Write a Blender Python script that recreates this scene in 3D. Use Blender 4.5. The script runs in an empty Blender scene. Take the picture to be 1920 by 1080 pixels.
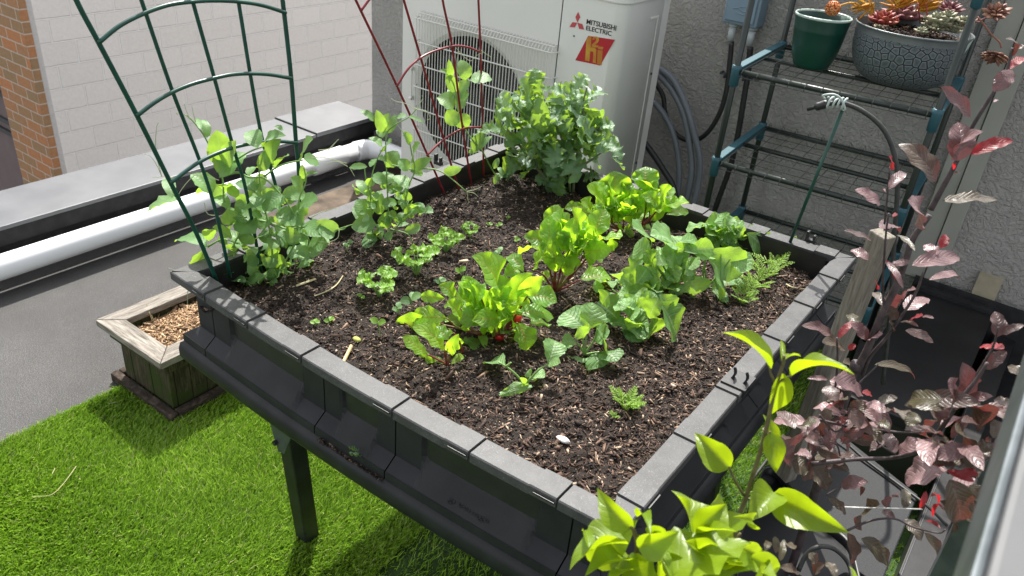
import bpy, math, random
import numpy as np
from mathutils import Vector, Matrix

# ---------------------------------------------------------------- camera, sky, sun, exposure
scene = bpy.context.scene
COL = scene.collection
F = 1503.087
RC = np.array([[0.800709, 0.593525, 0.081206], [0.355896, -0.362266, -0.861453], [-0.481876, 0.718674, -0.501303]])          # rows: image right, image down, forward (world axes)
CAM = np.array([0.0, 0.0, 1.6])
cd = bpy.data.cameras.new("camera"); cam = bpy.data.objects.new("camera", cd); COL.objects.link(cam)
M = Matrix(((RC[0][0], -RC[1][0], -RC[2][0], 0), (RC[0][1], -RC[1][1], -RC[2][1], 0), (RC[0][2], -RC[1][2], -RC[2][2], 1.6), (0, 0, 0, 1)))
cam.matrix_world = M
cd.sensor_width = 36.0; cd.lens = 36.0 * F / 1920.0; cd.clip_start = 0.02; cd.clip_end = 500
cd.dof.use_dof = True; cd.dof.focus_distance = 1.7; cd.dof.aperture_fstop = 10.0
scene.camera = cam
SUN = Vector((-0.42, 0.57, 1.0)).normalized()
elev = math.asin(SUN.z); az = math.atan2(SUN.x, SUN.y)
w = bpy.data.worlds.new("World"); scene.world = w; w.use_nodes = True
nt = w.node_tree; bg = nt.nodes['Background']; sk = nt.nodes.new('ShaderNodeTexSky')
sk.sky_type = 'NISHITA'; sk.sun_disc = False; sk.sun_elevation = elev; sk.sun_rotation = az
sk.air_density = 1.0; sk.dust_density = 2.5; sk.ozone_density = 1.0
hs = nt.nodes.new('ShaderNodeHueSaturation'); hs.inputs['Saturation'].default_value = 0.18; nt.links.new(sk.outputs[0], hs.inputs['Color'])   # the camera's white balance
nt.links.new(hs.outputs[0], bg.inputs[0]); bg.inputs[1].default_value = 0.15
ld = bpy.data.lights.new("sun", 'SUN'); ld.energy = 4.2; ld.angle = math.radians(0.55); ld.color = (1.0, 0.955, 0.88)
lo = bpy.data.objects.new("sun", ld); COL.objects.link(lo); lo.rotation_euler = SUN.to_track_quat('Z', 'Y').to_euler()
scene.view_settings.view_transform = 'Standard'; scene.view_settings.look = 'None'
scene.view_settings.exposure = 1.14; scene.view_settings.gamma = 1.0
scene.cycles.max_bounces = 8; scene.cycles.transparent_max_bounces = 8

R = random.Random(7)
def at(u, v, ax, val):
    d = RC.T @ np.array([(u - 960) / F, (v - 540) / F, 1.0]); i = 'xyz'.index(ax)
    return CAM + d * ((val - CAM[i]) / d[i])
FW = RC[2].copy(); FW[2] = 0; FW /= np.linalg.norm(FW)
def ptd(u, v, h):
    "point on the view ray at horizontal forward distance h"
    d = RC.T @ np.array([(u - 960) / F, (v - 540) / F, 1.0]); return CAM + d * (h / (d @ FW))
def V(*a): return np.array(a, float)
def nrm(v):
    v = np.asarray(v, float); return v / (np.linalg.norm(v) + 1e-12)

# ---------------------------------------------------------------- materials
def nodes(name):
    m = bpy.data.materials.new(name); m.use_nodes = True; n = m.node_tree
    return m, n, n.nodes['Principled BSDF']
def new(n, t, **k):
    x = n.nodes.new(t)
    for a, b in k.items(): setattr(x, a, b)
    return x
def ramp(n, stops):
    r = new(n, 'ShaderNodeValToRGB'); e = r.color_ramp.elements
    while len(e) < len(stops): e.new(0.5)
    for i, (p, c) in enumerate(stops):
        e[i].position = p; e[i].color = tuple(c) + (1,) if len(c) == 3 else c
    return r
def coords(n, scale=(1, 1, 1), obj=True):
    tc = new(n, 'ShaderNodeTexCoord'); mp = new(n, 'ShaderNodeMapping'); mp.inputs['Scale'].default_value = scale
    n.links.new(tc.outputs['Object' if obj else 'UV'], mp.inputs[0]); return mp.outputs[0]
def noise(n, vec, scale, detail=4, rough=.55, dist=0):
    x = new(n, 'ShaderNodeTexNoise'); x.inputs['Scale'].default_value = scale; x.inputs['Detail'].default_value = detail
    x.inputs['Roughness'].default_value = rough; x.inputs['Distortion'].default_value = dist
    n.links.new(vec, x.inputs['Vector']); return x.outputs['Fac']
def bump(n, b, h, strength=.3, dist=.01):
    x = new(n, 'ShaderNodeBump'); x.inputs['Strength'].default_value = strength; x.inputs['Distance'].default_value = dist
    n.links.new(h, x.inputs['Height']); n.links.new(x.outputs[0], b.inputs['Normal']); return x
def simple(name, c1, c2=None, rough=.5, scale=20, metal=0, bstr=0, bscale=200, spec=.5, stretch=(1, 1, 1), bdist=.002, detail=5, lo=.35, hi=.65):
    m, n, b = nodes(name); b.inputs['Roughness'].default_value = rough; b.inputs['Metallic'].default_value = metal
    b.inputs['Specular IOR Level'].default_value = spec
    vec = coords(n, stretch)
    if c2 is None: b.inputs['Base Color'].default_value = (*c1, 1)
    else:
        f = noise(n, vec, scale, detail); r = ramp(n, [(lo, c1), (hi, c2)]); n.links.new(f, r.inputs[0]); n.links.new(r.outputs[0], b.inputs['Base Color'])
    if bstr: bump(n, b, noise(n, vec, bscale, 3), bstr, bdist)
    return m
def math_(n, op, a, b=None, c=None):
    x = new(n, 'ShaderNodeMath', operation=op)
    for i, v in enumerate((a, b, c)):
        if v is None: continue
        if isinstance(v, (int, float)): x.inputs[i].default_value = v
        else: n.links.new(v, x.inputs[i])
    return x.outputs[0]
def mixc(n, f, a, b, mode='MIX'):
    x = new(n, 'ShaderNodeMix', data_type='RGBA', blend_type=mode)
    for i, v in ((0, f), (6, a), (7, b)):
        if isinstance(v, (int, float)): x.inputs[i].default_value = v
        elif isinstance(v, tuple): x.inputs[i].default_value = (*v, 1)
        else: n.links.new(v, x.inputs[i])
    return x.outputs[2]

# ---------------------------------------------------------------- mesh builder
ORG = {}
class MB:
    def __init__(s): s.v = []; s.f = []; s.uv = []; s.tint = []; s.n = 0
    def add(s, verts, faces, uv=None, tint=None):
        verts = np.asarray(verts, float); s.v.append(verts)
        s.f.extend([tuple(i + s.n for i in f) for f in faces]); 
        s.uv.append(np.asarray(uv, float) if uv is not None else np.zeros((len(verts), 2)))
        s.tint.append(np.full(len(verts), 0.5 if tint is None else tint)); s.n += len(verts); return s
    def box(s, lo, hi, T=None):
        x0, y0, z0 = lo; x1, y1, z1 = hi
        v = np.array([(x0,y0,z0),(x1,y0,z0),(x1,y1,z0),(x0,y1,z0),(x0,y0,z1),(x1,y0,z1),(x1,y1,z1),(x0,y1,z1)], float)
        if T is not None: v = np.array([T(p) for p in v])
        return s.add(v, [(0,3,2,1),(4,5,6,7),(0,1,5,4),(1,2,6,5),(2,3,7,6),(3,0,4,7)])
    def beam(s, a, b, wx, wy, up=(0, 0, 1)):
        "square bar from a to b"
        a = V(*a); b = V(*b); t = nrm(b - a); r = nrm(np.cross(t, up)) if abs(np.dot(t, nrm(up))) < .999 else V(1, 0, 0); u = np.cross(r, t)
        v = []
        for p in (a, b):
            for i, j in ((-1, -1), (1, -1), (1, 1), (-1, 1)): v.append(p + r * i * wx / 2 + u * j * wy / 2)
        return s.add(v, [(0,1,2,3),(7,6,5,4),(0,4,5,1),(1,5,6,2),(2,6,7,3),(3,7,4,0)])
    def tube(s, pts, r, seg=8, cap=True, tint=None):
        pts = [V(*p) for p in pts]; n = len(pts); rr = r if hasattr(r, '__len__') else [r] * n
        t = [nrm(pts[min(i + 1, n - 1)] - pts[max(i - 1, 0)]) for i in range(n)]
        a = np.cross(t[0], (0, 0, 1)); a = nrm(a) if np.linalg.norm(a) > 1e-3 else V(1, 0, 0)
        vs = []; uv = []
        for i in range(n):
            a = nrm(a - t[i] * np.dot(a, t[i])); b = np.cross(t[i], a)
            for k in range(seg):
                th = 2 * math.pi * k / seg; vs.append(pts[i] + rr[i] * (a * math.cos(th) + b * math.sin(th))); uv.append((.5, i / max(1, n - 1)))
        fs = [(i*seg+k, i*seg+(k+1) % seg, (i+1)*seg+(k+1) % seg, (i+1)*seg+k) for i in range(n-1) for k in range(seg)]
        if cap: fs += [tuple(range(seg))[::-1], tuple((n-1)*seg+k for k in range(seg))]
        return s.add(vs, fs, uv, tint)
    def lathe(s, prof, c=(0, 0, 0), seg=48, cap=False):
        vs = []; n = len(prof); uv = []
        for i, (r, z) in enumerate(prof):
            for k in range(seg):
                th = 2*math.pi*k/seg; vs.append((c[0]+r*math.cos(th), c[1]+r*math.sin(th), c[2]+z)); uv.append((k/seg, i/(n-1)))
        fs = [(i*seg+k, i*seg+(k+1) % seg, (i+1)*seg+(k+1) % seg, (i+1)*seg+k) for i in range(n-1) for k in range(seg)]
        if cap: fs.append(tuple((n-1)*seg+k for k in range(seg)))
        return s.add(vs, fs, uv)
    def grid(s, fn, nu, nv, uv=True, tint=None):
        vs = [fn(i/nu, j/nv) for j in range(nv+1) for i in range(nu+1)]
        fs = [(j*(nu+1)+i, j*(nu+1)+i+1, (j+1)*(nu+1)+i+1, (j+1)*(nu+1)+i) for j in range(nv) for i in range(nu)]
        return s.add(vs, fs, [(i/nu, j/nv) for j in range(nv+1) for i in range(nu+1)], tint)
    def build(s, name, mat, parent=None, smooth=False, bevel=0, thick=0, sub=0):
        v = np.concatenate(s.v); o = ORG.get(parent.name, np.zeros(3)) if parent is not None else np.zeros(3)
        me = bpy.data.meshes.new(name)
        me.from_pydata((v - o).tolist(), [], s.f)
        li = np.zeros(len(me.loops), np.int32); me.loops.foreach_get('vertex_index', li)
        uvl = me.uv_layers.new(name='uv'); uvl.data.foreach_set('uv', np.concatenate(s.uv)[li].astype(np.float32).ravel())
        at_ = me.attributes.new('tint', 'FLOAT', 'POINT'); at_.data.foreach_set('value', np.concatenate(s.tint).astype(np.float32))
        if smooth: me.polygons.foreach_set('use_smooth', np.ones(len(me.polygons), bool))
        me.materials.append(mat); ob = bpy.data.objects.new(name, me); COL.objects.link(ob)
        if parent is not None: ob.parent = parent; ORG[ob.name] = o
        if thick: md = ob.modifiers.new('solid', 'SOLIDIFY'); md.thickness = thick; md.offset = 0
        if bevel: md = ob.modifiers.new('bevel', 'BEVEL'); md.width = bevel; md.segments = 2; md.limit_method = 'ANGLE'; md.angle_limit = math.radians(40)
        if sub: md = ob.modifiers.new('sub', 'SUBSURF'); md.levels = sub; md.render_levels = sub
        return ob
def fast_mesh(name, verts, quads, mat, tint=None, smooth=False, parent=None):
    me = bpy.data.meshes.new(name); nq, k = quads.shape
    me.vertices.add(len(verts)); me.vertices.foreach_set('co', verts.astype(np.float32).ravel())
    me.loops.add(nq*k); me.loops.foreach_set('vertex_index', quads.astype(np.int32).ravel())
    me.polygons.add(nq); me.polygons.foreach_set('loop_start', np.arange(0, nq*k, k, dtype=np.int32)); me.polygons.foreach_set('loop_total', np.full(nq, k, np.int32))
    if smooth: me.polygons.foreach_set('use_smooth', np.ones(nq, bool))
    me.update(calc_edges=True); 
    if tint is not None:
        a = me.attributes.new('tint', 'FLOAT', 'POINT'); a.data.foreach_set('value', tint.astype(np.float32))
    me.materials.append(mat); ob = bpy.data.objects.new(name, me); COL.objects.link(ob)
    if parent is not None: ob.parent = parent
    return ob
def tag(o, label=None, cat=None, group=None, kind=None):
    if label: o['label'] = label
    if cat: o['category'] = cat
    if group: o['group'] = group
    if kind: o['kind'] = kind
    return o
def thing(name, loc, label, cat, group=None):
    o = bpy.data.objects.new(name, None); COL.objects.link(o); o.location = tuple(map(float, loc)); o.empty_display_size = .05
    ORG[o.name] = np.array(loc, float); return tag(o, label, cat, group)
def smoothpath(pts, n=6):
    P = [V(*p) for p in pts]; P = [2*P[0]-P[1]] + P + [2*P[-1]-P[-2]]; out = []
    for i in range(1, len(P)-2):
        for k in range(n):
            t = k/n; a, b, c, d = P[i-1:i+3]
            out.append(.5*((2*b)+(-a+c)*t+(2*a-5*b+4*c-d)*t*t+(-a+3*b-3*c+d)*t**3))
    out.append(P[-2]); return out
def rotated(mb_fn, c, ang):
    ca, sa = math.cos(ang), math.sin(ang)
    return lambda p: (c[0]+ca*(p[0]-c[0])-sa*(p[1]-c[1]), c[1]+sa*(p[0]-c[0])+ca*(p[1]-c[1]), p[2])
def text_mesh(name, txt, size, depth, place, mat, parent, bold=0.0, spacing=1.0, xs=1.0):
    "font outline turned into a mesh; place maps (x, y, z) of the text to the world"
    cu = bpy.data.curves.new(name, 'FONT'); cu.body = txt; cu.size = size; cu.extrude = depth; cu.offset = bold; cu.space_character = spacing
    ob = bpy.data.objects.new(name, cu); COL.objects.link(ob); bpy.context.view_layer.update()
    me0 = bpy.data.meshes.new_from_object(ob.evaluated_get(bpy.context.evaluated_depsgraph_get()))
    vs = [place(v.co.x*xs, v.co.y, v.co.z) for v in me0.vertices]; fs = [tuple(p.vertices) for p in me0.polygons]
    bpy.data.objects.remove(ob); bpy.data.meshes.remove(me0)
    mb = MB(); mb.add(vs, fs); return mb.build(name, mat, parent)
# ---------------------------------------------------------------- materials of the hard things
def mat_stucco():
    m, n, b = nodes('stucco'); v = coords(n); b.inputs['Roughness'].default_value = .92; b.inputs['Specular IOR Level'].default_value = .2
    r = ramp(n, [(.3, (.30, .292, .276)), (.7, (.375, .365, .345))]); n.links.new(noise(n, v, 3, 5), r.inputs[0]); n.links.new(r.outputs[0], b.inputs['Base Color'])
    vo = noise(n, v, 58, 4, .55, 1.1); h = ramp(n, [(.40, (0, 0, 0)), (.62, (1, 1, 1))]); n.links.new(vo, h.inputs[0])
    big = noise(n, v, 7, 2); hm = math_(n, 'MULTIPLY', h.outputs[0], math_(n, 'ADD', big, .25)); fine = noise(n, v, 260, 3)
    bump(n, b, math_(n, 'MULTIPLY_ADD', fine, .18, hm), .8, .007); return m
def mat_blocks(name, bw, rh, ms, c1, c2, cm, bs, off=.5, uvoff=(0, 0), rough=.85):
    m, n, b = nodes(name); b.inputs['Roughness'].default_value = rough; b.inputs['Specular IOR Level'].default_value = .2
    tc = new(n, 'ShaderNodeTexCoord'); mp = new(n, 'ShaderNodeMapping'); mp.inputs['Location'].default_value = (*uvoff, 0); n.links.new(tc.outputs['UV'], mp.inputs[0])
    nz = new(n, 'ShaderNodeTexNoise'); nz.inputs['Scale'].default_value = 9; n.links.new(mp.outputs[0], nz.inputs['Vector'])
    wob = new(n, 'ShaderNodeMix', data_type='VECTOR'); wob.inputs[0].default_value = .006; n.links.new(mp.outputs[0], wob.inputs[4]); n.links.new(nz.outputs['Color'], wob.inputs[5])
    k = new(n, 'ShaderNodeTexBrick', offset=off); n.links.new(wob.outputs[1], k.inputs['Vector'])
    k.inputs['Scale'].default_value = 1; k.inputs['Mortar Size'].default_value = ms; k.inputs['Mortar Smooth'].default_value = .3
    k.inputs['Brick Width'].default_value = bw; k.inputs['Row Height'].default_value = rh; k.inputs['Bias'].default_value = 0
    k.inputs['Color1'].default_value = (*c1, 1); k.inputs['Color2'].default_value = (*c2, 1); k.inputs['Mortar'].default_value = (*cm, 1)
    f = noise(n, mp.outputs[0], 30, 6, .7); col = mixc(n, .35, k.outputs['Color'], None if False else mixc(n, f, (.02, .02, .02), (1, 1, 1)), 'OVERLAY')
    n.links.new(col, b.inputs['Base Color'])
    h = math_(n, 'MULTIPLY_ADD', f, .25, math_(n, 'SUBTRACT', 1.0, k.outputs['Fac'])); bump(n, b, h, bs, .02); return m
M_STUCCO = mat_stucco()
M_BLOCK = mat_blocks('painted_block', .385, .192, .008, (.76, .705, .66), (.80, .745, .70), (.86, .82, .78), .9, uvoff=(.09, .02))
M_BRICK = mat_blocks('orange_brick', .24, .096, .007, (.46, .20, .09), (.30, .20, .11), (.52, .42, .34), .6, uvoff=(.0, .02))
M_CAPMETAL = simple('cap_metal', (.095, .10, .11), (.125, .13, .14), .45, 6, .0, .05, 300, .5)
M_MEMBRANE = simple('black_membrane', (.012, .012, .013), (.022, .022, .024), .7, 25, 0, .4, 60, .3)
M_PVC = simple('white_pvc', (.74, .75, .77), (.80, .81, .83), .28, 4, 0, .12, 12, .5, (1, .15, 1), .01)
M_ACW = simple('painted_steel', (.67, .665, .63), (.72, .715, .68), .42, 3, 0, .02, 300)
M_ACSIDE = M_ACW
M_WIRE_W = simple('white_wire', (.66, .65, .61), None, .45)
M_DARKFAN = simple('dark_fan_plastic', (.02, .02, .021), None, .5)
M_BLACKPL = simple('black_plastic', (.013, .013, .014), (.019, .019, .02), .42, 30, 0, .1, 200)
M_CHAR = simple('charcoal_resin', (.012, .013, .015), (.021, .0225, .0255), .55, 14, 0, .3, 420, .32, bdist=.0006)
def mat_rim():
    m, n, b = nodes('scuffed_grey_resin'); v = coords(n)
    base = ramp(n, [(.35, (.046, .0465, .048)), (.7, (.074, .0745, .076))]); n.links.new(noise(n, v, 22, 6, .65), base.inputs[0])
    s = noise(n, v, 55, 2, .4, 4.5); sc = ramp(n, [(.485, (0, 0, 0)), (.5, (1, 1, 1)), (.515, (0, 0, 0))]); n.links.new(s, sc.inputs[0])
    mk = noise(n, v, 12, 3); f = math_(n, 'MULTIPLY', sc.outputs[0], math_(n, 'MULTIPLY', mk, .9))
    n.links.new(mixc(n, f, base.outputs[0], (.26, .26, .265)), b.inputs['Base Color']); b.inputs['Roughness'].default_value = .55; b.inputs['Specular IOR Level'].default_value = .3
    bump(n, b, noise(n, v, 350, 3), .2, .0006); return m
M_RIM = mat_rim()
M_STEELBLK = simple('black_coated_steel', (.007, .008, .009), (.016, .018, .019), .5, 14, 0, .12, 120, .35)
M_GALV = simple('grey_bracket_steel', (.06, .072, .078), (.10, .115, .125), .4, 30, .5)
M_GREEN_W = simple('green_coated_wire', (.004, .045, .032), (.006, .06, .042), .35, 40)
M_RED_W = simple('red_coated_wire', (.15, .008, .015), (.21, .014, .022), .35, 40)
M_TEAL = simple('teal_plastic', (.018, .075, .10), (.026, .095, .12), .5, 8)
M_RACK = simple('dark_green_tube', (.014, .022, .018), (.022, .03, .026), .35, 8)
M_RACKWIRE = simple('dark_wire', (.045, .05, .045), None, .35, metal=.3)
M_POT = simple('green_plastic_pot', (.003, .040, .027), (.004, .050, .033), .38, 5)
M_POTRIM = simple('pale_pot_rim', (.45, .55, .5), None, .35)
M_HOSE = simple('black_hose', (.02, .022, .02), (.035, .036, .034), .55, 60)
M_CONDUIT = simple('grey_conduit', (.12, .135, .155), (.15, .165, .19), .4, 10)
M_BLUEBOX = simple('blue_grey_box', (.16, .235, .30), (.19, .265, .33), .5, 8, 0, .05, 200)
M_CLEAR = simple('pale_fitting', (.42, .46, .48), (.5, .54, .56), .2)
M_CORD = simple('pale_cord', (.38, .45, .43), None, .5)
M_TRIM = simple('olive_grey_trim', (.26, .265, .235), (.30, .305, .27), .7, 6)
def mat_wood(name, c1, c2, c3, sc=(1, 1, 1), green=None, bs=.6):
    m, n, b = nodes(name); v = coords(n, sc); b.inputs['Roughness'].default_value = .85; b.inputs['Specular IOR Level'].default_value = .2
    r = ramp(n, [(.3, c1), (.5, c2), (.68, c3)]); g = noise(n, v, 14, 8, .7, .6); n.links.new(g, r.inputs[0]); col = r.outputs[0]
    if green:
        gm = ramp(n, [(.48, (0, 0, 0)), (.62, (1, 1, 1))]); n.links.new(noise(n, coords(n), 9, 5), gm.inputs[0]); col = mixc(n, gm.outputs[0], col, green)
    n.links.new(col, b.inputs['Base Color']); bump(n, b, g, bs, .004); return m
M_WOODX = mat_wood('weathered_board_x', (.07, .062, .05), (.21, .19, .165), (.34, .32, .285), (1, 9, 9))
M_WOODY = mat_wood('weathered_board_y', (.07, .062, .05), (.21, .19, .165), (.34, .32, .285), (9, 1, 9))
M_WOODZ = mat_wood('mossy_board', (.012, .012, .008), (.05, .043, .025), (.11, .09, .055), (9, 9, 1.2), (.035, .05, .012))
M_STAKE = mat_wood('grey_stake_wood', (.10, .088, .07), (.19, .172, .142), (.27, .25, .215), (11, 11, 1))
def mat_roof():
    m, n, b = nodes('mineral_roofing'); v = coords(n); b.inputs['Roughness'].default_value = .9
    g = noise(n, v, 420, 2, .8); r = ramp(n, [(.3, (.013, .013, .0135)), (.5, (.052, .052, .053)), (.72, (.185, .185, .185))]); n.links.new(g, r.inputs[0])
    bl = ramp(n, [(.3, (.72, .70, .68)), (.7, (1.15, 1.13, 1.10))]); n.links.new(noise(n, v, 2.2, 7, .65), bl.inputs[0])
    n.links.new(mixc(n, 1.0, r.outputs[0], bl.outputs[0], 'MULTIPLY'), b.inputs['Base Color']); bump(n, b, g, .35, .0015); return m
M_ROOF = mat_roof()

# ---------------------------------------------------------------- the setting
g = MB(); g.grid(lambda a, b: (-60 + 120*a, -60 + 120*b, -4.0), 2, 2); tag(g.build('ground', simple('far_ground', (.10, .10, .095), (.14, .14, .13), .9, .5)), kind='structure')
g = MB(); g.box((-3.02, -3, -.3), (7, 2.97, 0)); tag(g.build('roof_deck', M_ROOF), kind='structure')
g = MB()   # second felt sheet lapping over the first, its edge wandering a little
g.grid(lambda a, b: (-2.685 + .006*math.sin(19*b) + .004*math.sin(57*b+1) + (0.0 if a == 0 else 4.5*a), -3 + 5.95*b, .005 if a > 0 else .0045), 30, 80)
tag(g.build('roofing_felt', M_ROOF), kind='structure')
g = MB(); g.grid(lambda a, b: (-2.70 + .75*a, 1.98 + .96*b, .0095), 4, 4); tag(g.build('dirt_patch', simple('brown_grime', (.035, .024, .016), (.13, .095, .065), .9, 9, 0, .4, 90)), kind='structure')
g = MB(); g.grid(lambda a, b: (-2.035 + 2.6*a, -2.2 + 4.95*b, .010), 4, 4); tag(g.build('turf_base', simple('turf_backing', (.02, .05, .008), (.035, .08, .012), .9, 60)), kind='structure')

# stucco wall with its trim
root = thing('stucco_wall', (-2.98, 2.96, 0), 'grey rough stucco wall behind the air conditioner and the shelving rack', 'wall')
g = MB(); g.box((-2.98, 2.96, -4), (7, 3.25, 1.38)); g.build('wall_face', M_STUCCO, root)
g = MB(); g.box((-3.0, 2.94, 1.38), (7, 3.28, 1.42)); g.build('wall_cap', M_CAPMETAL, root)
a = at(1737, 433, 'y', 2.95)[0]; b = at(1800, 433, 'y', 2.95)[0]
g = MB(); wdt = b - a
g.box((a-.02, 2.935, .31), (a+wdt*.45, 2.957, 1.36)); g.box((a+wdt*.45+.003, 2.925, .31), (b, 2.958, 1.36)); g.build('vertical_trim', M_TRIM, root, bevel=.002)
g = MB(); pa = at(1834, 520, 'y', 2.95); pb = at(1868, 556, 'y', 2.95); g.box((pa[0], 2.93, .285), (pb[0], 2.958, .40)); g.build('trim_foot', simple('tan_foam', (.30, .27, .19), (.36, .32, .23), .8, 30), root)

# parapet
root = thing('parapet', (-3.17, 0, 0), 'low roof parapet with a grey metal cap in front of the white block building', 'parapet wall')
g = MB(); g.box((-3.21, -4, -4), (-2.965, 2.955, .182)); g.box((-2.964, -4, 0), (-2.954, 2.955, .08)); g.build('membrane_side', M_MEMBRANE, root)
ys = at(603, 252, 'z', .205)[1]
g = MB(); g.box((-3.235, -4, .184), (-2.930, ys-.012, .200)); g.build('cap', M_CAPMETAL, root, bevel=.002)
g = MB(); g.box((-3.237, ys-.010, .186), (-2.927, 2.955, .208)); g.build('cap', M_CAPMETAL, root, bevel=.002)
g = MB(); g.box((-2.942, -4, .125), (-2.932, 2.955, .1835)); g.box((-3.238, ys-.013, .2005), (-2.925, ys-.0105, .2065)); g.build('cap_lip', M_MEMBRANE, root)

# drain pipe on the roof
root = thing('drain_pipe', (-2.81, 1, 0), 'fat white plastic drain pipe lying along the parapet', 'pipe')
px, pz, pr_ = -2.83, .100, .045
g = MB(); g.tube([(px, -3, pz), (px, 2.25, pz), (px, 2.70, pz)], pr_, 32)
g.build('pipe_run', M_PVC, root, smooth=True)
g = MB(); g.tube([(px, 2.40, pz), (px, 2.405, pz), (px, 2.60, pz), (px, 2.605, pz)], [pr_+.001, pr_+.006, pr_+.006, pr_+.001], 32); g.build('coupling', M_PVC, root, smooth=True)
g = MB(); g.tube(smoothpath([(px, 2.69, pz), (px+.02, 2.76, pz), (px+.09, 2.80, pz), (px+.16, 2.80, pz), (px+.5, 2.80, pz)], 6), pr_+.005, 32); g.build('elbow', M_PVC, root, smooth=True)

# neighbouring building
X = -7.0; ya = at(102, 327, 'x', X)[1]; yb = at(118, 333, 'x', X)[1]
root = thing('block_building', (X, ya, -4), 'neighbouring building of white painted blocks with an orange brick corner', 'building')
def quad(mb, p, q, z0, z1, u0=0):
    L = math.dist(p, q); mb.add([(*p, z0), (*q, z0), (*q, z1), (*p, z1)], [(0, 1, 2, 3)], [(u0, z0+8), (u0+L, z0+8), (u0+L, z1+8), (u0, z1+8)])
g = MB(); quad(g, (X, yb+.045), (X, 16), -4, 5); g.build('block_wall', M_BLOCK, root)
g = MB(); g.box((X-.2, yb, -4), (X-.001, yb+.046, 5)); g.build('corner_strip', simple('white_mortar', (.5, .48, .46), (.56, .54, .52), .9, 40, 0, .4, 60), root)
xl = at(45, 345, 'y', ya)[0]
g = MB(); quad(g, (xl, ya), (X+.005, ya), -4, 5, .0); quad(g, (X+.005, ya), (X+.005, yb), -4, 5, .24); g.build('brick_corner', M_BRICK, root)
g = MB(); g.box((xl-5, ya+.25, -4), (xl, ya+.4, 5)); g.box((xl-.01, ya, -4), (xl-.002, ya+.3, 5)); g.build('recessed_siding', simple('mauve_siding', (.12, .085, .085), (.15, .11, .11), .7, 4), root)
g = MB()
for z in (-1.42, -1.30, -1.02): g.box((xl-5, ya+.22, z-.045), (xl-.012, ya+.249, z))
g.build('dark_ledge', simple('dark_trim', (.03, .032, .036), None, .6), root)

# ---------------------------------------------------------------- outdoor air conditioner
X0, X1, Y0, Y1, Z0, Z1 = -2.235, -1.268, 2.39, 2.73, .10, 1.133
XS = at(1043, 120, 'y', Y0)[0]
root = thing('air_conditioner', ((X0+X1)/2, 2.56, 0), 'large off-white outdoor air conditioner unit with a round fan behind a wire grille', 'air conditioner')
fc = at(878, 190, 'y', Y0); fx, fz, fr = fc[0], fc[2]-.02, .262
thr = []; g = MB(); K = 72; vs = []; fs = []
for k in range(K):
    th = 2*math.pi*k/K; c, s_ = math.cos(th), math.sin(th)
    t = min([(XS-.002-fx)/c if c > 1e-6 else 9, (X0-fx)/c if c < -1e-6 else 9, (Z1-fz)/s_ if s_ > 1e-6 else 9, (Z0-fz)/s_ if s_ < -1e-6 else 9])
    vs += [(fx+fr*c, Y0+.012, fz+fr*s_), (fx+(fr+.018)*c, Y0, fz+(fr+.018)*s_), (fx+t*c, Y0, fz+t*s_), (fx+(fr-.004)*c, Y0+.14, fz+(fr-.004)*s_)]
for k in range(K):
    a = 4*k; b = 4*((k+1) % K); fs += [(a, b, b+1, a+1), (a+1, b+1, b+2, a+2)]; thr.append([vs[a], vs[b], vs[b+3], vs[a+3]])
g.add(vs, fs)
for cx, cz in ((XS-.002, Z1), (X0, Z1), (X0, Z0), (XS-.002, Z0)):   # square off the corners between the fan of faces
    q = sorted([v for v in vs[2::4]], key=lambda p: (p[0]-cx)**2+(p[2]-cz)**2)[:2]; g.add([q[0], q[1], (cx, Y0, cz)], [(0, 1, 2)])
g.build('fan_panel', M_ACW, root)
r_ = .045; prof = [(XS+.002, Y0), (X1-r_, Y0)] + [(X1-r_+r_*math.sin(t*math.pi/16), Y0+r_-r_*math.cos(t*math.pi/16)) for t in range(1, 9)] + [(X1, Y1-.06), (X1-.004, Y1-.058), (X1-.004, Y1-.004), (X1-.02, Y1), (X0, Y1), (X0, Y0)]
g = MB(); n_ = len(prof); g.add([(x, y, z) for z in (Z0, Z1) for x, y in prof], [(i, i+1, n_+i+1, n_+i) for i in range(n_-1)] + [tuple(range(n_))[::-1]]); g.build('casing', M_ACW, root, smooth=False)
bpy.data.objects['casing'].data.polygons.foreach_set('use_smooth', [2 <= i <= 9 for i in range(n_)])
g = MB(); o_ = .006; lp = [(X0-o_, Y0-o_), (X1-r_, Y0-o_)] + [(X1-r_+(r_+o_)*math.sin(t*math.pi/16), Y0+r_-(r_+o_)*math.cos(t*math.pi/16)) for t in range(1, 9)] + [(X1+o_, Y1+o_), (X0-o_, Y1+o_)]
n_ = len(lp); g.add([(x, y, z) for z in (Z1-.012, Z1+.012) for x, y in lp], [(i, (i+1) % n_, n_+(i+1) % n_, n_+i) for i in range(n_)] + [tuple(range(n_, 2*n_)), tuple(range(n_))[::-1]]); g.build('lid', M_ACW, root, bevel=.004)
g = MB(); g.box((XS-.002, Y0+.004, Z0), (XS+.002, Y0+.02, Z1-.012)); g.build('panel_gap', M_BLACKPL, root)
g = MB()
for x in (-2.1, -1.4):
    g.box((x-.03, Y0-.01, 0), (x+.03, Y1+.03, Z0))
g.build('foot', M_GALV, root, bevel=.003)
g = MB(); [g.add(q, [(0, 1, 2, 3)]) for q in thr]; g.add([(fx+.27*math.cos(t*.1745), Y0+.145, fz+.27*math.sin(t*.1745)) for t in range(36)], [tuple(range(36))]); g.tube([(fx, Y0+.05, fz), (fx, Y0+.14, fz)], .06, 24)
g.build('fan_shroud', M_DARKFAN, root)
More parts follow.
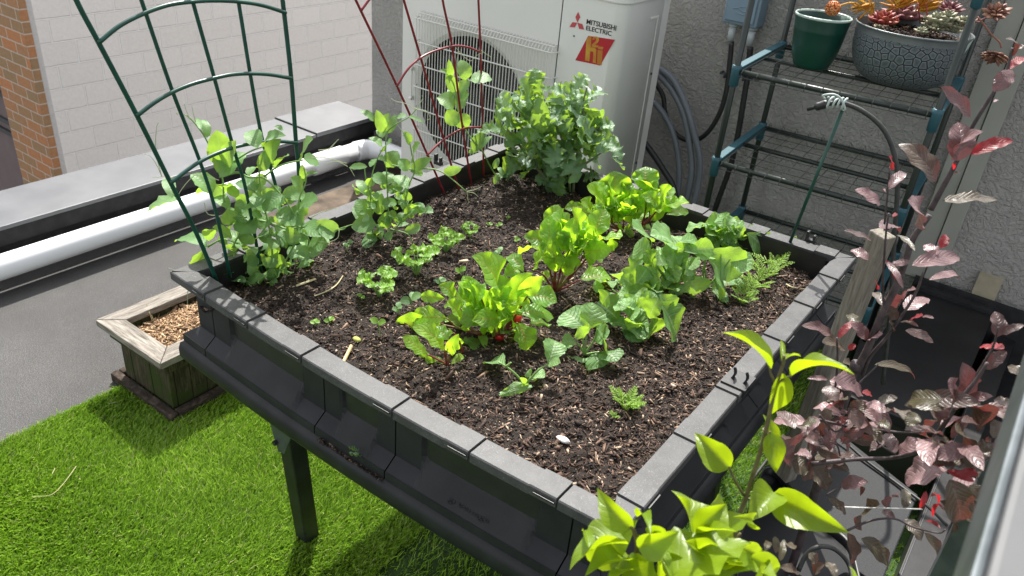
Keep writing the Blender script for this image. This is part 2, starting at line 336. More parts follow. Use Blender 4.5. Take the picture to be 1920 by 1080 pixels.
for k in range(3):
    g = MB(); a0 = 2*math.pi*k/3+.5
    g.grid(lambda a, b: (fx+(.055+.19*b)*math.cos(a0+1.5*(a-.5)+.5*b), Y0+.07+.05*(a-.5)+.01*b, fz+(.055+.19*b)*math.sin(a0+1.5*(a-.5)+.5*b)), 8, 6); g.build('fan_blade', simple('fan_blade_grey', (.035, .035, .036), None, .45) if k == 0 else bpy.data.materials['fan_blade_grey'], root, smooth=True, thick=.003)
gx0, gx1, gz1, gz0 = at(782, 60, 'y', Y0-.03)[0], at(1034, 100, 'y', Y0-.03)[0], .925, .30
g = MB(); nwire = 44
for i in range(nwire+1):
    x = gx0+(gx1-gx0)*i/nwire; g.tube([(x, Y0-.002, gz1+.022), (x, Y0-.022, gz1+.016), (x, Y0-.034, gz1), (x, Y0-.034, gz0), (x, Y0-.004, gz0-.01)], .0019, 5)
for z in np.linspace(gz0+.01, gz1, 8): g.tube([(gx0-.012, Y0-.002, z), (gx0-.01, Y0-.03, z), (gx0, Y0-.037, z), (gx1, Y0-.037, z), (gx1+.01, Y0-.03, z), (gx1+.012, Y0-.002, z)], .0027, 6)
g.tube([(gx0-.006, Y0-.02, gz1+.018), (gx1+.006, Y0-.02, gz1+.018)], .0027, 6); g.build('wire_grille', M_WIRE_W, root)
g = MB()
for z in (.60, .72): g.tube([(gx0-.045, Y0-.001, z), (gx0-.045, Y0-.016, z), (gx0-.03, Y0-.02, z)], .007, 8)
g.tube([(gx0-.04, Y0-.012, .60), (gx0-.04, Y0-.012, .72)], .0025, 6); g.build('grille_clip', M_WIRE_W, root)
g = MB()      # moulded hand grips near the corner
for (u0, v0, u1, v1) in ((1130, 243, 1166, 242), (1130, 262, 1166, 260)):
    p = at(u0, v0, 'y', Y0-.004); q = at(u1, v1, 'y', Y0-.004); g.grid(lambda a, b: (p[0]+(X1-.02-p[0])*a, Y0-.001-.012*math.sin(math.pi*b)*(1-(2*a-1)**4), p[2]-.036*b-.006*math.sin(math.pi*a)), 10, 8)
g.build('hand_grip', M_ACW, root, smooth=True)
g = MB(); g.box((X1+.0005, Y1-.10, Z0+.12), (X1+.0035, Y1-.092, Z1-.07)); g.build('panel_bead', M_ACW, root, bevel=.001)
g = MB(); g.box((X1+.0005, Y0+.19, Z1-.078), (X1+.0035, Y1-.10, Z1-.07)); g.build('panel_bead', M_ACW, root, bevel=.001)
g = MB()
for z in (.30, .52, .86): g.tube([(X1+.006, Y1-.085, z), (X1+.009, Y1-.085, z)], .005, 8)
g.tube([(at(1075, 80, 'y', Y0)[0], Y0, .99), (at(1075, 80, 'y', Y0)[0], Y0-.002, .99)], .003, 8); g.build('screw', M_GALV, root)
def decal(name, polys, mat, off=.0015):
    g = MB()
    for P in polys:
        pts = [at(1040+u/5.4, w_/5.4, 'y', Y0-off) for u, w_ in P]; n_ = len(pts); back = [p + V(0, off*.6, 0) for p in pts]
        g.add(pts+back, [tuple(range(n_))] + [(i, (i+1) % n_, n_+(i+1) % n_, n_+i) for i in range(n_)])
    return g.build(name, mat, root)
M_DRED = simple('badge_red', (.40, .008, .016), None, .4); M_DBLK = simple('badge_black', (.015, .015, .015), None, .4)
M_GOLD = simple('badge_gold', (.58, .40, .03), (.42, .16, .015), .4, 9, lo=.4, hi=.6)
decal('diamond_emblem', [[(237,122),(258,175),(229,225),(209,172)], [(150,272),(178,224),(226,230),(203,277)], [(229,230),(279,243),(297,299),(247,292)]], simple('emblem_red', (.46, .06, .07), None, .4))
def wall_text(txt, bl, br, tl, size, nm):
    P, Q, T = [at(1040+u/5.4, w_/5.4, 'y', Y0-.0012) for u, w_ in (bl, br, tl)]
    Wd = Q[0]-P[0]; H = T[2]-P[2]; cu = bpy.data.curves.new('measure', 'FONT'); cu.body = txt; cu.size = 1; t_ = bpy.data.objects.new('measure', cu); COL.objects.link(t_); bpy.context.view_layer.update()
    wd = t_.dimensions.x; bpy.data.objects.remove(t_)
    text_mesh(nm, txt, 1, .001, lambda x, y, z: (P[0]+x/wd*Wd, Y0-.0012+z*.3, P[2]+y/.70*H), M_DBLK, root, bold=.012)
wall_text('MITSUBISHI', (317,240), (618,288), (322,190), 1, 'maker_name_lettering')
wall_text('ELECTRIC', (313,302), (570,345), (316,256), 1, 'maker_name_lettering')
decal('red_badge', [[(340,362),(610,403),(460,663),(208,610)]], M_DRED, .001)
decal('gold_lettering', [[(348,364),(374,368),(366,478),(405,484),(424,505),(418,640),(386,632),(392,535),(384,522),(362,520),(352,622),(308,612),(322,400)], [(442,470),(491,477),(487,503),(437,496)], [(436,506),(486,513),(474,658),(428,648)],
    [(384,385),(398,370),(425,370),(446,384),(447,412),(436,432),(408,455),(443,462),(440,484),(374,474),(377,450),(412,418),(420,404),(418,390),(406,387),(401,404),(382,402)]], M_GOLD, .002)

# ---------------------------------------------------------------- electrical box with its conduits
root = thing('disconnect_box', (-1.05, 2.93, 1.05), 'blue grey electrical box on the stucco wall above two black conduits', 'electrical box')
g = MB(); bx0 = at(1357, 40, 'y', 2.90)[0]; bx1 = at(1422, 50, 'y', 2.90)[0]; bz = at(1390, 47, 'y', 2.90)[2]
g.box((bx0, 2.88, bz), (bx1, 2.955, bz+.24)); g.build('box_body', M_BLUEBOX, root, bevel=.006)
g = MB(); g.box((bx0+.012, 2.872, bz+.012), (bx1-.012, 2.8795, bz+.235)); g.build('box_cover', M_BLUEBOX, root, bevel=.004)
g = MB(); cxm = (bx0+bx1)/2; g.tube(smoothpath([(cxm-.03, 2.871, bz+.055), (cxm-.01, 2.871, bz+.06), (cxm+.01, 2.871, bz+.05), (cxm+.03, 2.871, bz+.058), (cxm+.012, 2.871, bz+.068), (cxm-.008, 2.871, bz+.063)], 5), .0018, 6)
g.tube(smoothpath([(cxm-.012, 2.871, bz+.042), (cxm+.014, 2.871, bz+.04), (cxm+.02, 2.871, bz+.046)], 5), .0018, 6); g.build('embossed_swirl', M_BLUEBOX, root)
for u, v in ((1372, 62), (1408, 68)):
    p = at(u, v, 'y', 2.91); g = MB(); g.tube([(p[0], 2.91, bz), (p[0], 2.91, bz-.012)], .017, 16); g.tube([(p[0], 2.91, bz-.012), (p[0], 2.91, bz-.065)], [.0135, .012], 16); g.build('conduit_fitting', M_CLEAR, root, smooth=True)
def path_y(pts, y): return [at(u, v, 'y', y if not hasattr(y, '__len__') else y[i]) for i, (u, v) in enumerate(pts)]
root = thing('black_conduit', (-1.1, 2.93, .5), 'thin black conduit looping from the electrical box down to the air conditioner', 'conduit')
g = MB(); g.tube(smoothpath(path_y([(1372, 78), (1368, 120), (1362, 170), (1348, 215), (1325, 250), (1298, 264), (1268, 252), (1248, 215), (1243, 180), (1225, 150)], 2.90), 6), .0095, 12); g.build('conduit_run', M_BLACKPL, root, smooth=True)
g = MB(); p = at(1366, 140, 'y', 2.93); g.tube([(p[0]-.016, 2.93, p[2]), (p[0], 2.885, p[2]), (p[0]+.016, 2.93, p[2])], .006, 8); g.tube([(p[0]-.03, 2.95, p[2]), (p[0]-.03, 2.93, p[2])], .006, 10); g.build('conduit_strap', M_GALV, root)
root = thing('black_conduit', (-1.0, 2.93, .5), 'ribbed black conduit running straight down the wall behind the rack', 'conduit')
g = MB(); pts = smoothpath(path_y([(1407, 88), (1402, 140), (1394, 190), (1384, 250), (1370, 310), (1345, 380), (1310, 480)], 2.90), 14); g.tube(pts, [.0115 if i % 2 else .0105 for i in range(len(pts))], 12); g.build('conduit_run', M_BLACKPL, root, smooth=True)
g = MB(); p = at(1402, 145, 'y', 2.93); g.tube([(p[0]-.018, 2.93, p[2]), (p[0], 2.88, p[2]), (p[0]+.018, 2.93, p[2])], .006, 8); g.tube([(p[0]+.034, 2.95, p[2]), (p[0]+.034, 2.925, p[2])], .007, 10); g.build('conduit_strap', M_GALV, root)
for lab, pts, rr in (('outermost grey refrigerant hose bulging beside the air conditioner', [(1235, 128), (1262, 150), (1285, 195), (1300, 245), (1312, 300), (1308, 350), (1296, 400), (1280, 470)], .0125),
                     ('middle grey refrigerant hose bulging beside the air conditioner', [(1235, 140), (1262, 172), (1282, 215), (1292, 265), (1297, 320), (1288, 370), (1275, 420), (1262, 480)], .0125),
                     ('innermost grey refrigerant hose leaving the air conditioner low down', [(1225, 190), (1245, 215), (1262, 250), (1272, 300), (1272, 350), (1262, 400), (1250, 470)], .0115)):
    root = thing('grey_hose', (-1.2, 2.86, .4), lab, 'hose', 'grey hoses beside the air conditioner'); g = MB(); g.tube(smoothpath(path_y(pts, 2.84), 8), rr, 14); g.build('hose_run', M_CONDUIT, root, smooth=True)
root = thing('black_hose', (-1.35, 2.8, .2), 'black rubber hose curving out low beneath the air conditioner', 'hose'); g = MB(); g.tube(smoothpath(path_y([(1195, 250), (1225, 290), (1245, 320), (1262, 350), (1270, 395)], 2.78), 6), .012, 12); g.build('hose_run', M_BLACKPL, root, smooth=True)

# ---------------------------------------------------------------- raised bed
XL, XR, YF, YB, ZR = -1.283, -.279, .730, 1.822, .80
bed = thing('raised_bed', ((XL+XR)/2, (YF+YB)/2, 0), 'dark grey plastic raised garden bed on legs filled with soil and vegetables', 'raised bed')
SIDES = {  # origin, along, inward, length, bulge, seams of the panels, seams of the rim tabs
 'f': (V(XL, YF), V(1, 0), V(0, 1), XR-XL, .018, [.083, .413, .583, .918], [.118, .248, .395, .604, .754, .905]),
 'r': (V(XR, YF), V(0, 1), V(-1, 0), YB-YF, .0, [.085, .42, .59, .75, 1.0], [.105, .28, .44, .66, .83, .99]),
 'b': (V(XR, YB), V(-1, 0), V(0, -1), XR-XL, -.012, [.085, .42, .585, .92], [.085, .25, .41, .60, .75, .93]),
 'l': (V(XL, YB), V(0, -1), V(1, 0), YB-YF, .0, [.085, .42, .59, .75, 1.0], [.10, .25, .41, .60, .75, .95])}
def side_pt(k, s, inn, z):
    o, a, i, L, bl, _, _ = SIDES[k]; c = bl*math.sin(math.pi*min(1, max(0, s/L)))
    p = o + a*s + i*(inn - c); return (p[0], p[1], z)
RW = .041
for k, (o, a, inn, L, bl, seams, tabs) in SIDES.items():
    last = 0.0
    for t in tabs + [L]:           # flat rim pieces, a raised tab before every seam
        rgt = t - .0012; tb = t - .046 if t != L else t
        for s0, s1, zt, oo in (((last+.0012, tb-.0006, ZR, 0.0), (tb+.0006, rgt, ZR+.0035, -.002)) if t != L else ((last+.0012, t, ZR, 0.0),)):
            if s1-s0 < .006: continue
            ns = max(2, int((s1-s0)/.03)); g = MB(); m0 = 0; 
            def e0(s, q): return min(q, s) if s < RW else (min(q, L-s) if s > L-RW else q)
            P = []
            for j in range(ns+1):
                s = s0 + (s1-s0)*j/ns
                P += [side_pt(k, s, oo, zt-.017), side_pt(k, s, oo, zt-.002), side_pt(k, s, oo+.002, zt), side_pt(k, s, max(.004, e0(s, RW)), zt), side_pt(k, s, max(.004, e0(s, RW)), zt-.017)]
            fs = [(5*j+q, 5*(j+1)+q, 5*(j+1)+q+1, 5*j+q+1) for j in range(ns) for q in range(4)] + [(0, 1, 2, 3, 4), tuple(5*ns+q for q in (4, 3, 2, 1, 0))]
            g.add(P, fs); g.build('rim_tab' if zt > ZR else 'rim', M_RIM, bed)
        if t != L:
            g = MB(); g.box((0, 0, 0), (1, 1, 1), lambda p: side_pt(k, t-.036+.034*p[0], -.0035-.002*p[1], ZR-.006+.003*p[2])); g.build('rim_slot', M_BLACKPL, bed)
        last = t
    bounds = [0.0] + seams + [L]
    for s0, s1 in zip(bounds[:-1], bounds[1:]):
        wdt = s1-s0; g = MB(); nu = max(4, int(wdt/.006)); ZS = [.784, .775, .76, .74, .72, .705, .695, .685, .675, .665, .657, .6565, .640, .638]
        def off(s, z):
            rib = .031 if z >= .675 else (.031 + (.675-z)/.018*(-.024) if z > .657 else .007)
            rec = .048 if z >= .712 else (.048 - (.712-z)/.055*.041 if z > .657 else .007)
            if z <= .6566: rib = rec = .007 if z > .6569 else .005
            if wdt < .1: return rib
            m = min((s-s0-.055)/.012, (s1-s-.055)/.012) if wdt > .2 else min((s-s0-.04)/.012, (s1-s-.04)/.012)
            m = max(0, min(1, m)); m = m*m*(3-2*m); return rib*(1-m)+rec*m
        vs = []
        for z in ZS:
            for j in range(nu+1):
                s = s0+.0012+(wdt-.0024)*j/nu; q = off(s, z); sh = 0
                vs.append(side_pt(k, max(q, s) if s0 == 0 else (min(L-q, s) if s1 == L else s), q, z))
        fs = [(r*(nu+1)+j, r*(nu+1)+j+1, (r+1)*(nu+1)+j+1, (r+1)*(nu+1)+j) for r in range(len(ZS)-1) for j in range(nu)]
        g.add(vs, fs); g.build('side_panel', M_CHAR, bed, smooth=False, thick=0)
    g = MB(); nb = 24   # dark lining behind the seams, seen inside above the soil
    iw = .0385 if k in 'fr' else .052; g.add([side_pt(k, min(max(iw, L*j/nb), L-iw), iw, z) for z in (.64, .7995) for j in range(nb+1)], [(j, j+1, nb+2+j, nb+1+j) for j in range(nb)]); g.build('inner_lining', M_BLACKPL, bed)
    for s in (seams[:4] if k in 'bl' else []): g = MB(); g.box((0, 0, 0), (1, 1, 1), lambda p: side_pt(k, s-.02+.04*p[0], .0405+.012*p[1], .70+.078*p[2])); g.build('inner_rib', M_BLACKPL, bed)
    g = MB()            # rolled steel rail under the panels
    prof = [(.02, .640), (.006, .6395), (-.002, .634), (-.006, .624), (-.006, .606), (-.002, .598), (.008, .594), (.03, .594), (.05, .600)]
    nb = 24; vs = []
    for q, z in prof: vs += [side_pt(k, min(max(q, L*j/nb), L-q), q, z) for j in range(nb+1)]
    g.add(vs, [(r*(nb+1)+j, r*(nb+1)+j+1, (r+1)*(nb+1)+j+1, (r+1)*(nb+1)+j) for r in range(len(prof)-1) for j in range(nb)]); g.build('frame_rail', M_STEELBLK, bed, smooth=True)
    g = MB(); g.add([side_pt(k, min(max(.03, L*j/nb), L-.03), .028, z) for z in (.572, .597) for j in range(nb+1)], [(j, j+1, nb+2+j, nb+1+j) for j in range(nb)]); g.build('steel_flange', M_GALV, bed, thick=.002)
g = MB(); g.box((XL+.03, YF+.02, .60), (XR-.03, YB-.03, .612)); g.build('tray_floor', M_BLACKPL, bed)
for lx, ly, tx, ty in ((-1.16, .918, -1.055, .80), (-.40, .918, -.505, .80), (-.40, 1.64, -.505, 1.76), (-1.16, 1.64, -1.055, 1.76)):
    g = MB(); g.beam((lx, ly, 0), (tx, ty, .60), .042, .042, (0, 1, 0)); lg = g.build('leg', M_STEELBLK, bed, bevel=.004)
    g = MB(); sx = 1 if lx < -.8 else -1; yy = ty - .028 if ty < 1.2 else ty+.028
    T = lambda x, z: (tx + sx*x - (0.6-z)*.1*sx*1.2, yy - (.6-z)*(-.16 if ty < 1.2 else .16), z)
    BP = [(500, 762), (553, 798), (550, 810), (534, 850), (523, 846), (509, 800)] if ty < 1.2 and sx > 0 else None
    g.add([at(u, v_, 'y', .752) for u, v_ in BP] if BP else [T(-.055, .60), T(.03, .60), T(.03, .56), T(-.012, .505), T(-.03, .505), T(-.05, .54)], [(0, 1, 2, 3, 4, 5)]); bk = g.build('bracket', M_GALV, bed, thick=.003)
    g = MB()
    for x, z in ((-.035, .585), (-.010, .580), (-.036, .53)):
        p = V(*T(x, z)) if not BP else at(*{-.035: (517, 781), -.010: (533, 792), -.036: (519, 828)}[x], 'y', .751); q = p + V(0, -.008 if ty < 1.2 else .008, 0); g = MB(); g.tube([p, q], .0055, 8); g.build('bolt', M_BLACKPL, bed)
def clip(u, v, w_=.05):
    p = at(u, v, 'z', ZR); return p
p = at(1383, 717, 'z', ZR); g = MB(); g.box((p[0]-.021, p[1]-.024, ZR+.001), (p[0]+.021, p[1]+.024, ZR+.006))
for dx in (-.011, .011):
    g.grid(lambda a, b: (p[0]+dx+.004*math.sin(3*b), p[1]-.006+.010*a*(1-.6*b), ZR+.005+.024*b), 2, 6)
g.build('hose_clip', M_BLACKPL, bed, thick=.0035)
for u, v in ((822, 306), (1519, 452)):
    p = at(u, v, 'z', ZR); g = MB(); g.box((p[0]-.012, p[1]-.006, ZR-.004), (p[0]+.012, p[1]+.006, ZR+.006)); g.box((p[0]-.012, p[1]-.006, ZR+.006), (p[0]-.006, p[1]+.006, ZR+.024)); g.box((p[0]+.005, p[1]-.005, ZR+.006), (p[0]+.010, p[1]+.005, ZR+.018)); g.build('hose_clip', M_BLACKPL, bed, bevel=.001)
cpb = at(855, 930, 'y', YF-.006)
text_mesh('embossed_lettering', 'greenage', .022, .0006, lambda x, y, z: side_pt('f', cpb[0]-XL-.02+x, .028-(.6735-(.662+y*.5))*1.3+0*z, .668+y*.45+z), M_CHAR, bed)

# soil surface
def hump(x, y):
    e = min(x-XL, XR-x, y-YF, YB-y); s = .758 + .018*math.exp(-((y-.8)/.3)**2)*(1 if x > -1.1 else max(0, (x+1.22)/.12))
    return s - .030*math.exp(-(max(0, x-XL-.04)+max(0, y-YF-.03))/.09) - .016*max(0, (y-1.45)/.35)
def nse(x, y): return .005*math.sin(27*x+9*y)*math.sin(19*y-5*x+1)+.004*math.sin(51*y-23*x+2)*math.sin(43*x+3)+.003*math.sin(97*x+71*y)+.0025*math.sin(171*x-133*y)*math.sin(88*y)
def soil_z(x, y): return hump(x, y)+nse(x, y)+.008*math.exp(-max(0, XR-.04-x)/.03)*(y < 1.5)
def mat_soil():
    m, n, b = nodes('dark_potting_soil'); v = coords(n); b.inputs['Roughness'].default_value = .8; b.inputs['Specular IOR Level'].default_value = .35
    g1 = noise(n, v, 150, 8, .75, .6); r = ramp(n, [(.32, (.007, .0045, .003)), (.52, (.022, .014, .010)), (.66, (.055, .034, .024)), (.78, (.13, .09, .065))]); n.links.new(g1, r.inputs[0]); n.links.new(r.outputs[0], b.inputs['Base Color'])
    bump(n, b, g1, 1.0, .006); return m
M_SOIL = mat_soil()
g = MB(); rs = random.Random(3); jit = {}
g.grid(lambda a, b: (lambda x, y: (x, y, soil_z(x, y)+rs.uniform(-.0022, .0022)))(XL+.040+(XR-XL-.079)*a, YF+.020+(YB-YF-.064)*b), 190, 200)
tag(g.build('soil', M_SOIL, smooth=True), kind='structure')
def chips(name, n, sampler, mat, smin, smax, seed, zfn, asp=(2, 5)):
    rg = np.random.RandomState(seed); V8 = []; Q = []; T = []
    for i in range(n):
        x, y = sampler(rg); L = rg.uniform(smin, smax)*(1 if rg.rand() < .93 else 1.8); W = L/rg.uniform(*asp); H = W*rg.uniform(.25, .7)
        ya_ = rg.uniform(0, 6.283); pi_ = rg.normal(0, .32); ro = rg.uniform(-.6, .6)
        c, s = math.cos(ya_), math.sin(ya_); a = V(c*math.cos(pi_), s*math.cos(pi_), math.sin(pi_)); bb = V(-s, c, 0); cc = np.cross(a, bb); b2 = bb*math.cos(ro)+cc*math.sin(ro); c2 = np.cross(a, b2)
        o = V(x, y, zfn(x, y)+abs(math.sin(pi_))*L*.3+H*.35); tp = rg.uniform(.35, .9); base = len(V8)
        for e, wf in ((-.5, tp), (.5, rg.uniform(.3, .9))):
            for j, k in ((-.5, -.5), (.5, -.5), (.5, .5), (-.5, .5)): V8.append(o + a*e*L + b2*j*W*wf + c2*k*H + a*rg.uniform(-.08, .08)*L)
        Q += [(base, base+1, base+2, base+3), (base+7, base+6, base+5, base+4), (base, base+4, base+5, base+1), (base+1, base+5, base+6, base+2), (base+2, base+6, base+7, base+3), (base+3, base+7, base+4, base)]
        T += [rg.rand()]*8
    return fast_mesh(name, np.array(V8), np.array(Q), mat, np.array(T))
def mat_tint(name, stops, rough=.8, nscale=120, amt=.35, spec=.3):
    m, n, b = nodes(name); b.inputs['Roughness'].default_value = rough; b.inputs['Specular IOR Level'].default_value = spec
    a = new(n, 'ShaderNodeAttribute', attribute_name='tint'); r = ramp(n, stops); n.links.new(a.outputs['Fac'], r.inputs[0])
    f = noise(n, coords(n), nscale, 4); d = ramp(n, [(.3, (1-amt,)*3), (.7, (1+amt,)*3)]); n.links.new(f, d.inputs[0])
    n.links.new(mixc(n, 1.0, r.outputs[0], d.outputs[0], 'MULTIPLY'), b.inputs['Base Color']); return m
def mat_mulch(nm, stops, amt=.35): return mat_tint(nm, stops, .75, 140, amt)
M_CHIP = mat_mulch('bark_fines', [(0, (.005, .0036, .0028)), (.5, (.021, .0135, .0098)), (.8, (.062, .038, .027)), (.92, (.14, .095, .07)), (1, (.38, .31, .24))])
M_SLIVER = mat_mulch('bark_slivers', [(0, (.016, .009, .007)), (.45, (.06, .034, .024)), (.75, (.13, .078, .055)), (.92, (.25, .165, .115)), (1, (.46, .36, .26))])
def bed_xy(rg):
    return rg.uniform(XL+.045, XR-.041), rg.uniform(YF+.024, YB-.05)
tag(chips('soil_crumbs', 60000, bed_xy, M_CHIP, .0015, .0055, 5, soil_z, (1.1, 3)), 'fine dark bark and compost crumbs covering the raised bed', 'mulch', kind='stuff')
def bed_front(rg):
    while True:
        x, y = bed_xy(rg)
        if rg.rand() < .25 + .75*max(0, min(1, (x+1.0)/.6)): return x, y
tag(chips('bark_chips', 11000, bed_front, M_SLIVER, .005, .013, 6, soil_z, (2.5, 7)), 'reddish brown bark slivers scattered over the soil of the raised bed', 'mulch', kind='stuff')
# ---------------------------------------------------------------- artificial turf
def mat_grass():
    m, n, b = nodes('artificial_turf_blade'); b.inputs['Roughness'].default_value = .42; b.inputs['Specular IOR Level'].default_value = .4
    a = new(n, 'ShaderNodeAttribute', attribute_name='tint'); r = ramp(n, [(0, (.065, .135, .009)), (.35, (.165, .32, .018)), (.7, (.265, .46, .030)), (.9, (.36, .51, .08)), (1, (.44, .46, .2))]); n.links.new(a.outputs['Fac'], r.inputs[0])
    big = ramp(n, [(.35, (.86, .88, .8)), (.65, (1.12, 1.08, 1.1))]); n.links.new(noise(n, coords(n), 2.6, 3), big.inputs[0]); col = mixc(n, 1., r.outputs[0], big.outputs[0], 'MULTIPLY')
    n.links.new(col, b.inputs['Base Color']); t = new(n, 'ShaderNodeBsdfTranslucent'); n.links.new(col, t.inputs[0]); mx = new(n, 'ShaderNodeMixShader'); mx.inputs[0].default_value = .3
    n.links.new(b.outputs[0], mx.inputs[1]); n.links.new(t.outputs[0], mx.inputs[2]); n.links.new(mx.outputs[0], n.nodes['Material Output'].inputs[0]); return m
def blades(regions, seed):
    rg = np.random.RandomState(seed); X = []; Y = []
    for x0, x1, y0, y1, n in regions: X.append(rg.uniform(x0, x1, n)); Y.append(rg.uniform(y0, y1, n))
    X = np.concatenate(X); Y = np.concatenate(Y); n = len(X)
    flow = .9 + 1.3*np.sin(X*5.1+Y*3.3)*.5 + .8*np.sin(Y*9-X*4)
    th = flow + rg.normal(0, 1.0, n); h = rg.uniform(.011, .021, n); lean = rg.uniform(.25, 1.1, n)*h; wd = rg.uniform(.0008, .0015, n)
    edge = np.minimum(1, np.maximum(.45, (X+2.06)/.03)); h = h*edge
    dx, dy = np.cos(th), np.sin(th); ps = th + rg.uniform(-1.2, 1.2, n)+1.57; sx, sy = np.cos(ps)*wd, np.sin(ps)*wd
    v = np.zeros((n, 6, 3)); kink = rg.uniform(.3, .7, n)
    v[:, 0] = np.stack([X-sx, Y-sy, np.full(n, .009)], 1); v[:, 1] = np.stack([X+sx, Y+sy, np.full(n, .009)], 1)
    mx, my, mz = X+dx*lean*.3, Y+dy*lean*.3, .010+h*kink
    v[:, 2] = np.stack([mx+sx, my+sy, mz], 1); v[:, 3] = np.stack([mx-sx, my-sy, mz], 1)
    tx, ty, tz = X+dx*lean, Y+dy*lean, .010+h
    v[:, 4] = np.stack([tx+sx*.25, ty+sy*.25, tz], 1); v[:, 5] = np.stack([tx-sx*.25, ty-sy*.25, tz], 1)
    b = (np.arange(n)*6)[:, None]; q = np.concatenate([b+np.array([[0, 1, 2, 3]]), b+np.array([[3, 2, 4, 5]])])
    t = np.clip(rg.normal(.5, .2, n), 0, .93); t[rg.rand(n) < .035] = 1.0
    return v.reshape(-1, 3), q, np.repeat(t, 6)
v, q, t = blades([(-2.04, -.95, .25, 1.35, 150000), (-2.04, -1.2, -.6, .25, 9000), (-1.2, .5, -.6, .45, 12000), (-.95, -.2, .45, 1.5, 16000), (-.62, -.20, 1.55, 2.7, 15000), (-.2, .5, .45, 2.7, 8000), (-1.95, -1.28, 1.35, 2.3, 9000), (-1.28, -.6, 1.3, 2.7, 9000)], 11)
tag(fast_mesh('grass', v, q, mat_grass(), t), 'bright green artificial turf covering the roof under the raised bed', 'artificial turf', kind='stuff')
M_STRAW = simple('dry_straw', (.42, .36, .20), (.52, .46, .28), .7, 50)
for pts, lab in (([(60, 931), (95, 928), (118, 908), (143, 874)], 'long curved dry straw lying on the turf at the left'), ([(98, 888), (103, 878)], 'short pale straw bit on the turf beside the curved one'), ([(203, 757), (218, 754)], 'short pale straw on the turf beside the wooden planter')):
    g = MB(); g.tube(smoothpath([at(u, v_, 'z', .032) for u, v_ in pts], 5), .0007, 5); tag(g.build('straw', M_STRAW), lab, 'straw')
g = MB(); p = at(505, 858, 'z', .03)
# ---------------------------------------------------------------- wooden planter
PX0, PX1, PY0, PY1, PZ = -2.09, -1.765, .935, 1.30, .235
pl = thing('wooden_planter', ((PX0+PX1)/2, (PY0+PY1)/2, 0), 'small weathered square wooden planter with mossy sides filled with brown mulch', 'planter')
wb = .060
def mitre(name, pts, mat):
    g = MB(); n_ = 4; g.add([(x, y, z) for z in (PZ-.022, PZ) for x, y in pts], [(3, 2, 1, 0), (4, 5, 6, 7)] + [(i, (i+1) % 4, 4+(i+1) % 4, 4+i) for i in range(4)]); return g.build(name, mat, pl, bevel=.0025)
e = .0012
mitre('rim_board', [(PX0+e, PY0), (PX1-e, PY0), (PX1-wb-e, PY0+wb), (PX0+wb+e, PY0+wb)], M_WOODX); mitre('rim_board', [(PX0+e, PY1), (PX0+wb+e, PY1-wb), (PX1-wb-e, PY1-wb), (PX1-e, PY1)], M_WOODX)
mitre('rim_board', [(PX0, PY0+e), (PX0+wb, PY0+wb+e), (PX0+wb, PY1-wb-e), (PX0, PY1-e)], M_WOODY); mitre('rim_board', [(PX1, PY0+e), (PX1, PY1-e), (PX1-wb, PY1-wb-e), (PX1-wb, PY0+wb+e)], M_WOODY)
i1 = .022; bi = .040
g = MB()
for (x0, y0, x1, y1) in ((PX0+i1, PY0+i1, PX1-i1, PY0+i1+.012), (PX0+i1, PY1-i1-.012, PX1-i1, PY1-i1), (PX0+i1, PY0+i1+.0125, PX0+i1+.012, PY1-i1-.0125), (PX1-i1-.012, PY0+i1+.0125, PX1-i1, PY1-i1-.0125)): g.box((x0, y0, PZ-.062), (x1, y1, PZ-.0225))
g.build('apron', M_WOODZ, pl, bevel=.002)
for k in range(5):
    for side in (0, 1):
        y = PY0+bi if side == 0 else PY1-bi-.016; w_ = (PX1-PX0-2*bi)/5; g = MB(); g.box((PX0+bi+k*w_+.001, y+.001*(k % 2), .03), (PX0+bi+(k+1)*w_-.001, y+.016, PZ-.0225)); g.build('side_slat', M_WOODZ, pl, bevel=.0015)
        x = PX0+bi if side == 0 else PX1-bi-.016; w_ = (PY1-PY0-2*bi-.036)/5; g = MB(); g.box((x+.001*(k % 2), PY0+bi+.018+k*w_+.001, .03), (x+.016, PY0+bi+.018+(k+1)*w_-.001, PZ-.0225)); g.build('side_slat', M_WOODZ, pl, bevel=.0015)
g = MB()
for (x0, y0, x1, y1) in ((PX0+.005, PY0+.008, PX1-.005, PY0+.034), (PX0+.005, PY1-.034, PX1-.005, PY1-.008), (PX0+.005, PY0+.035, PX0+.031, PY1-.035), (PX1-.031, PY0+.035, PX1-.005, PY1-.035)): g.box((x0, y0, .006), (x1, y1, .040))
g.build('plinth', mat_wood('rotting_plinth', (.012, .009, .007), (.045, .034, .026), (.12, .09, .07), (3, 3, 9), None, .9), pl, bevel=.004)
g = MB(); g.box((PX0+.05, PY0+.05, .15), (PX1-.05, PY1-.05, .186)); g.build('planter_fill', simple('dry_compost', (.05, .03, .02), (.14, .09, .06), .9, 60), pl)
M_MULCH = mat_mulch('wood_mulch', [(0, (.08, .045, .022)), (.4, (.26, .16, .085)), (.8, (.42, .28, .16)), (1, (.60, .46, .30))], .25)
tag(chips('wood_chips', 3800, lambda rg: (rg.uniform(PX0+.062, PX1-.062), rg.uniform(PY0+.062, PY1-.062)), M_MULCH, .007, .020, 9, lambda x, y: .190+.012*math.exp(-((x+1.93)**2+(y-1.15)**2)/.01), (2.5, 7)), 'tan shredded bark mulch filling the wooden planter', 'mulch', kind='stuff')
for k, (a_, b_) in enumerate((((275, 570), (288, 600)), ((280, 585), (286, 603)))):
    g = MB(); g.tube([at(*b_, 'z', .20), at(*a_, 'z', .24)], .0013, 5); tag(g.build('twig', M_STRAW), ('longer' if k == 0 else 'shorter') + ' of two dead stems sticking up from the wooden planter', 'twig')

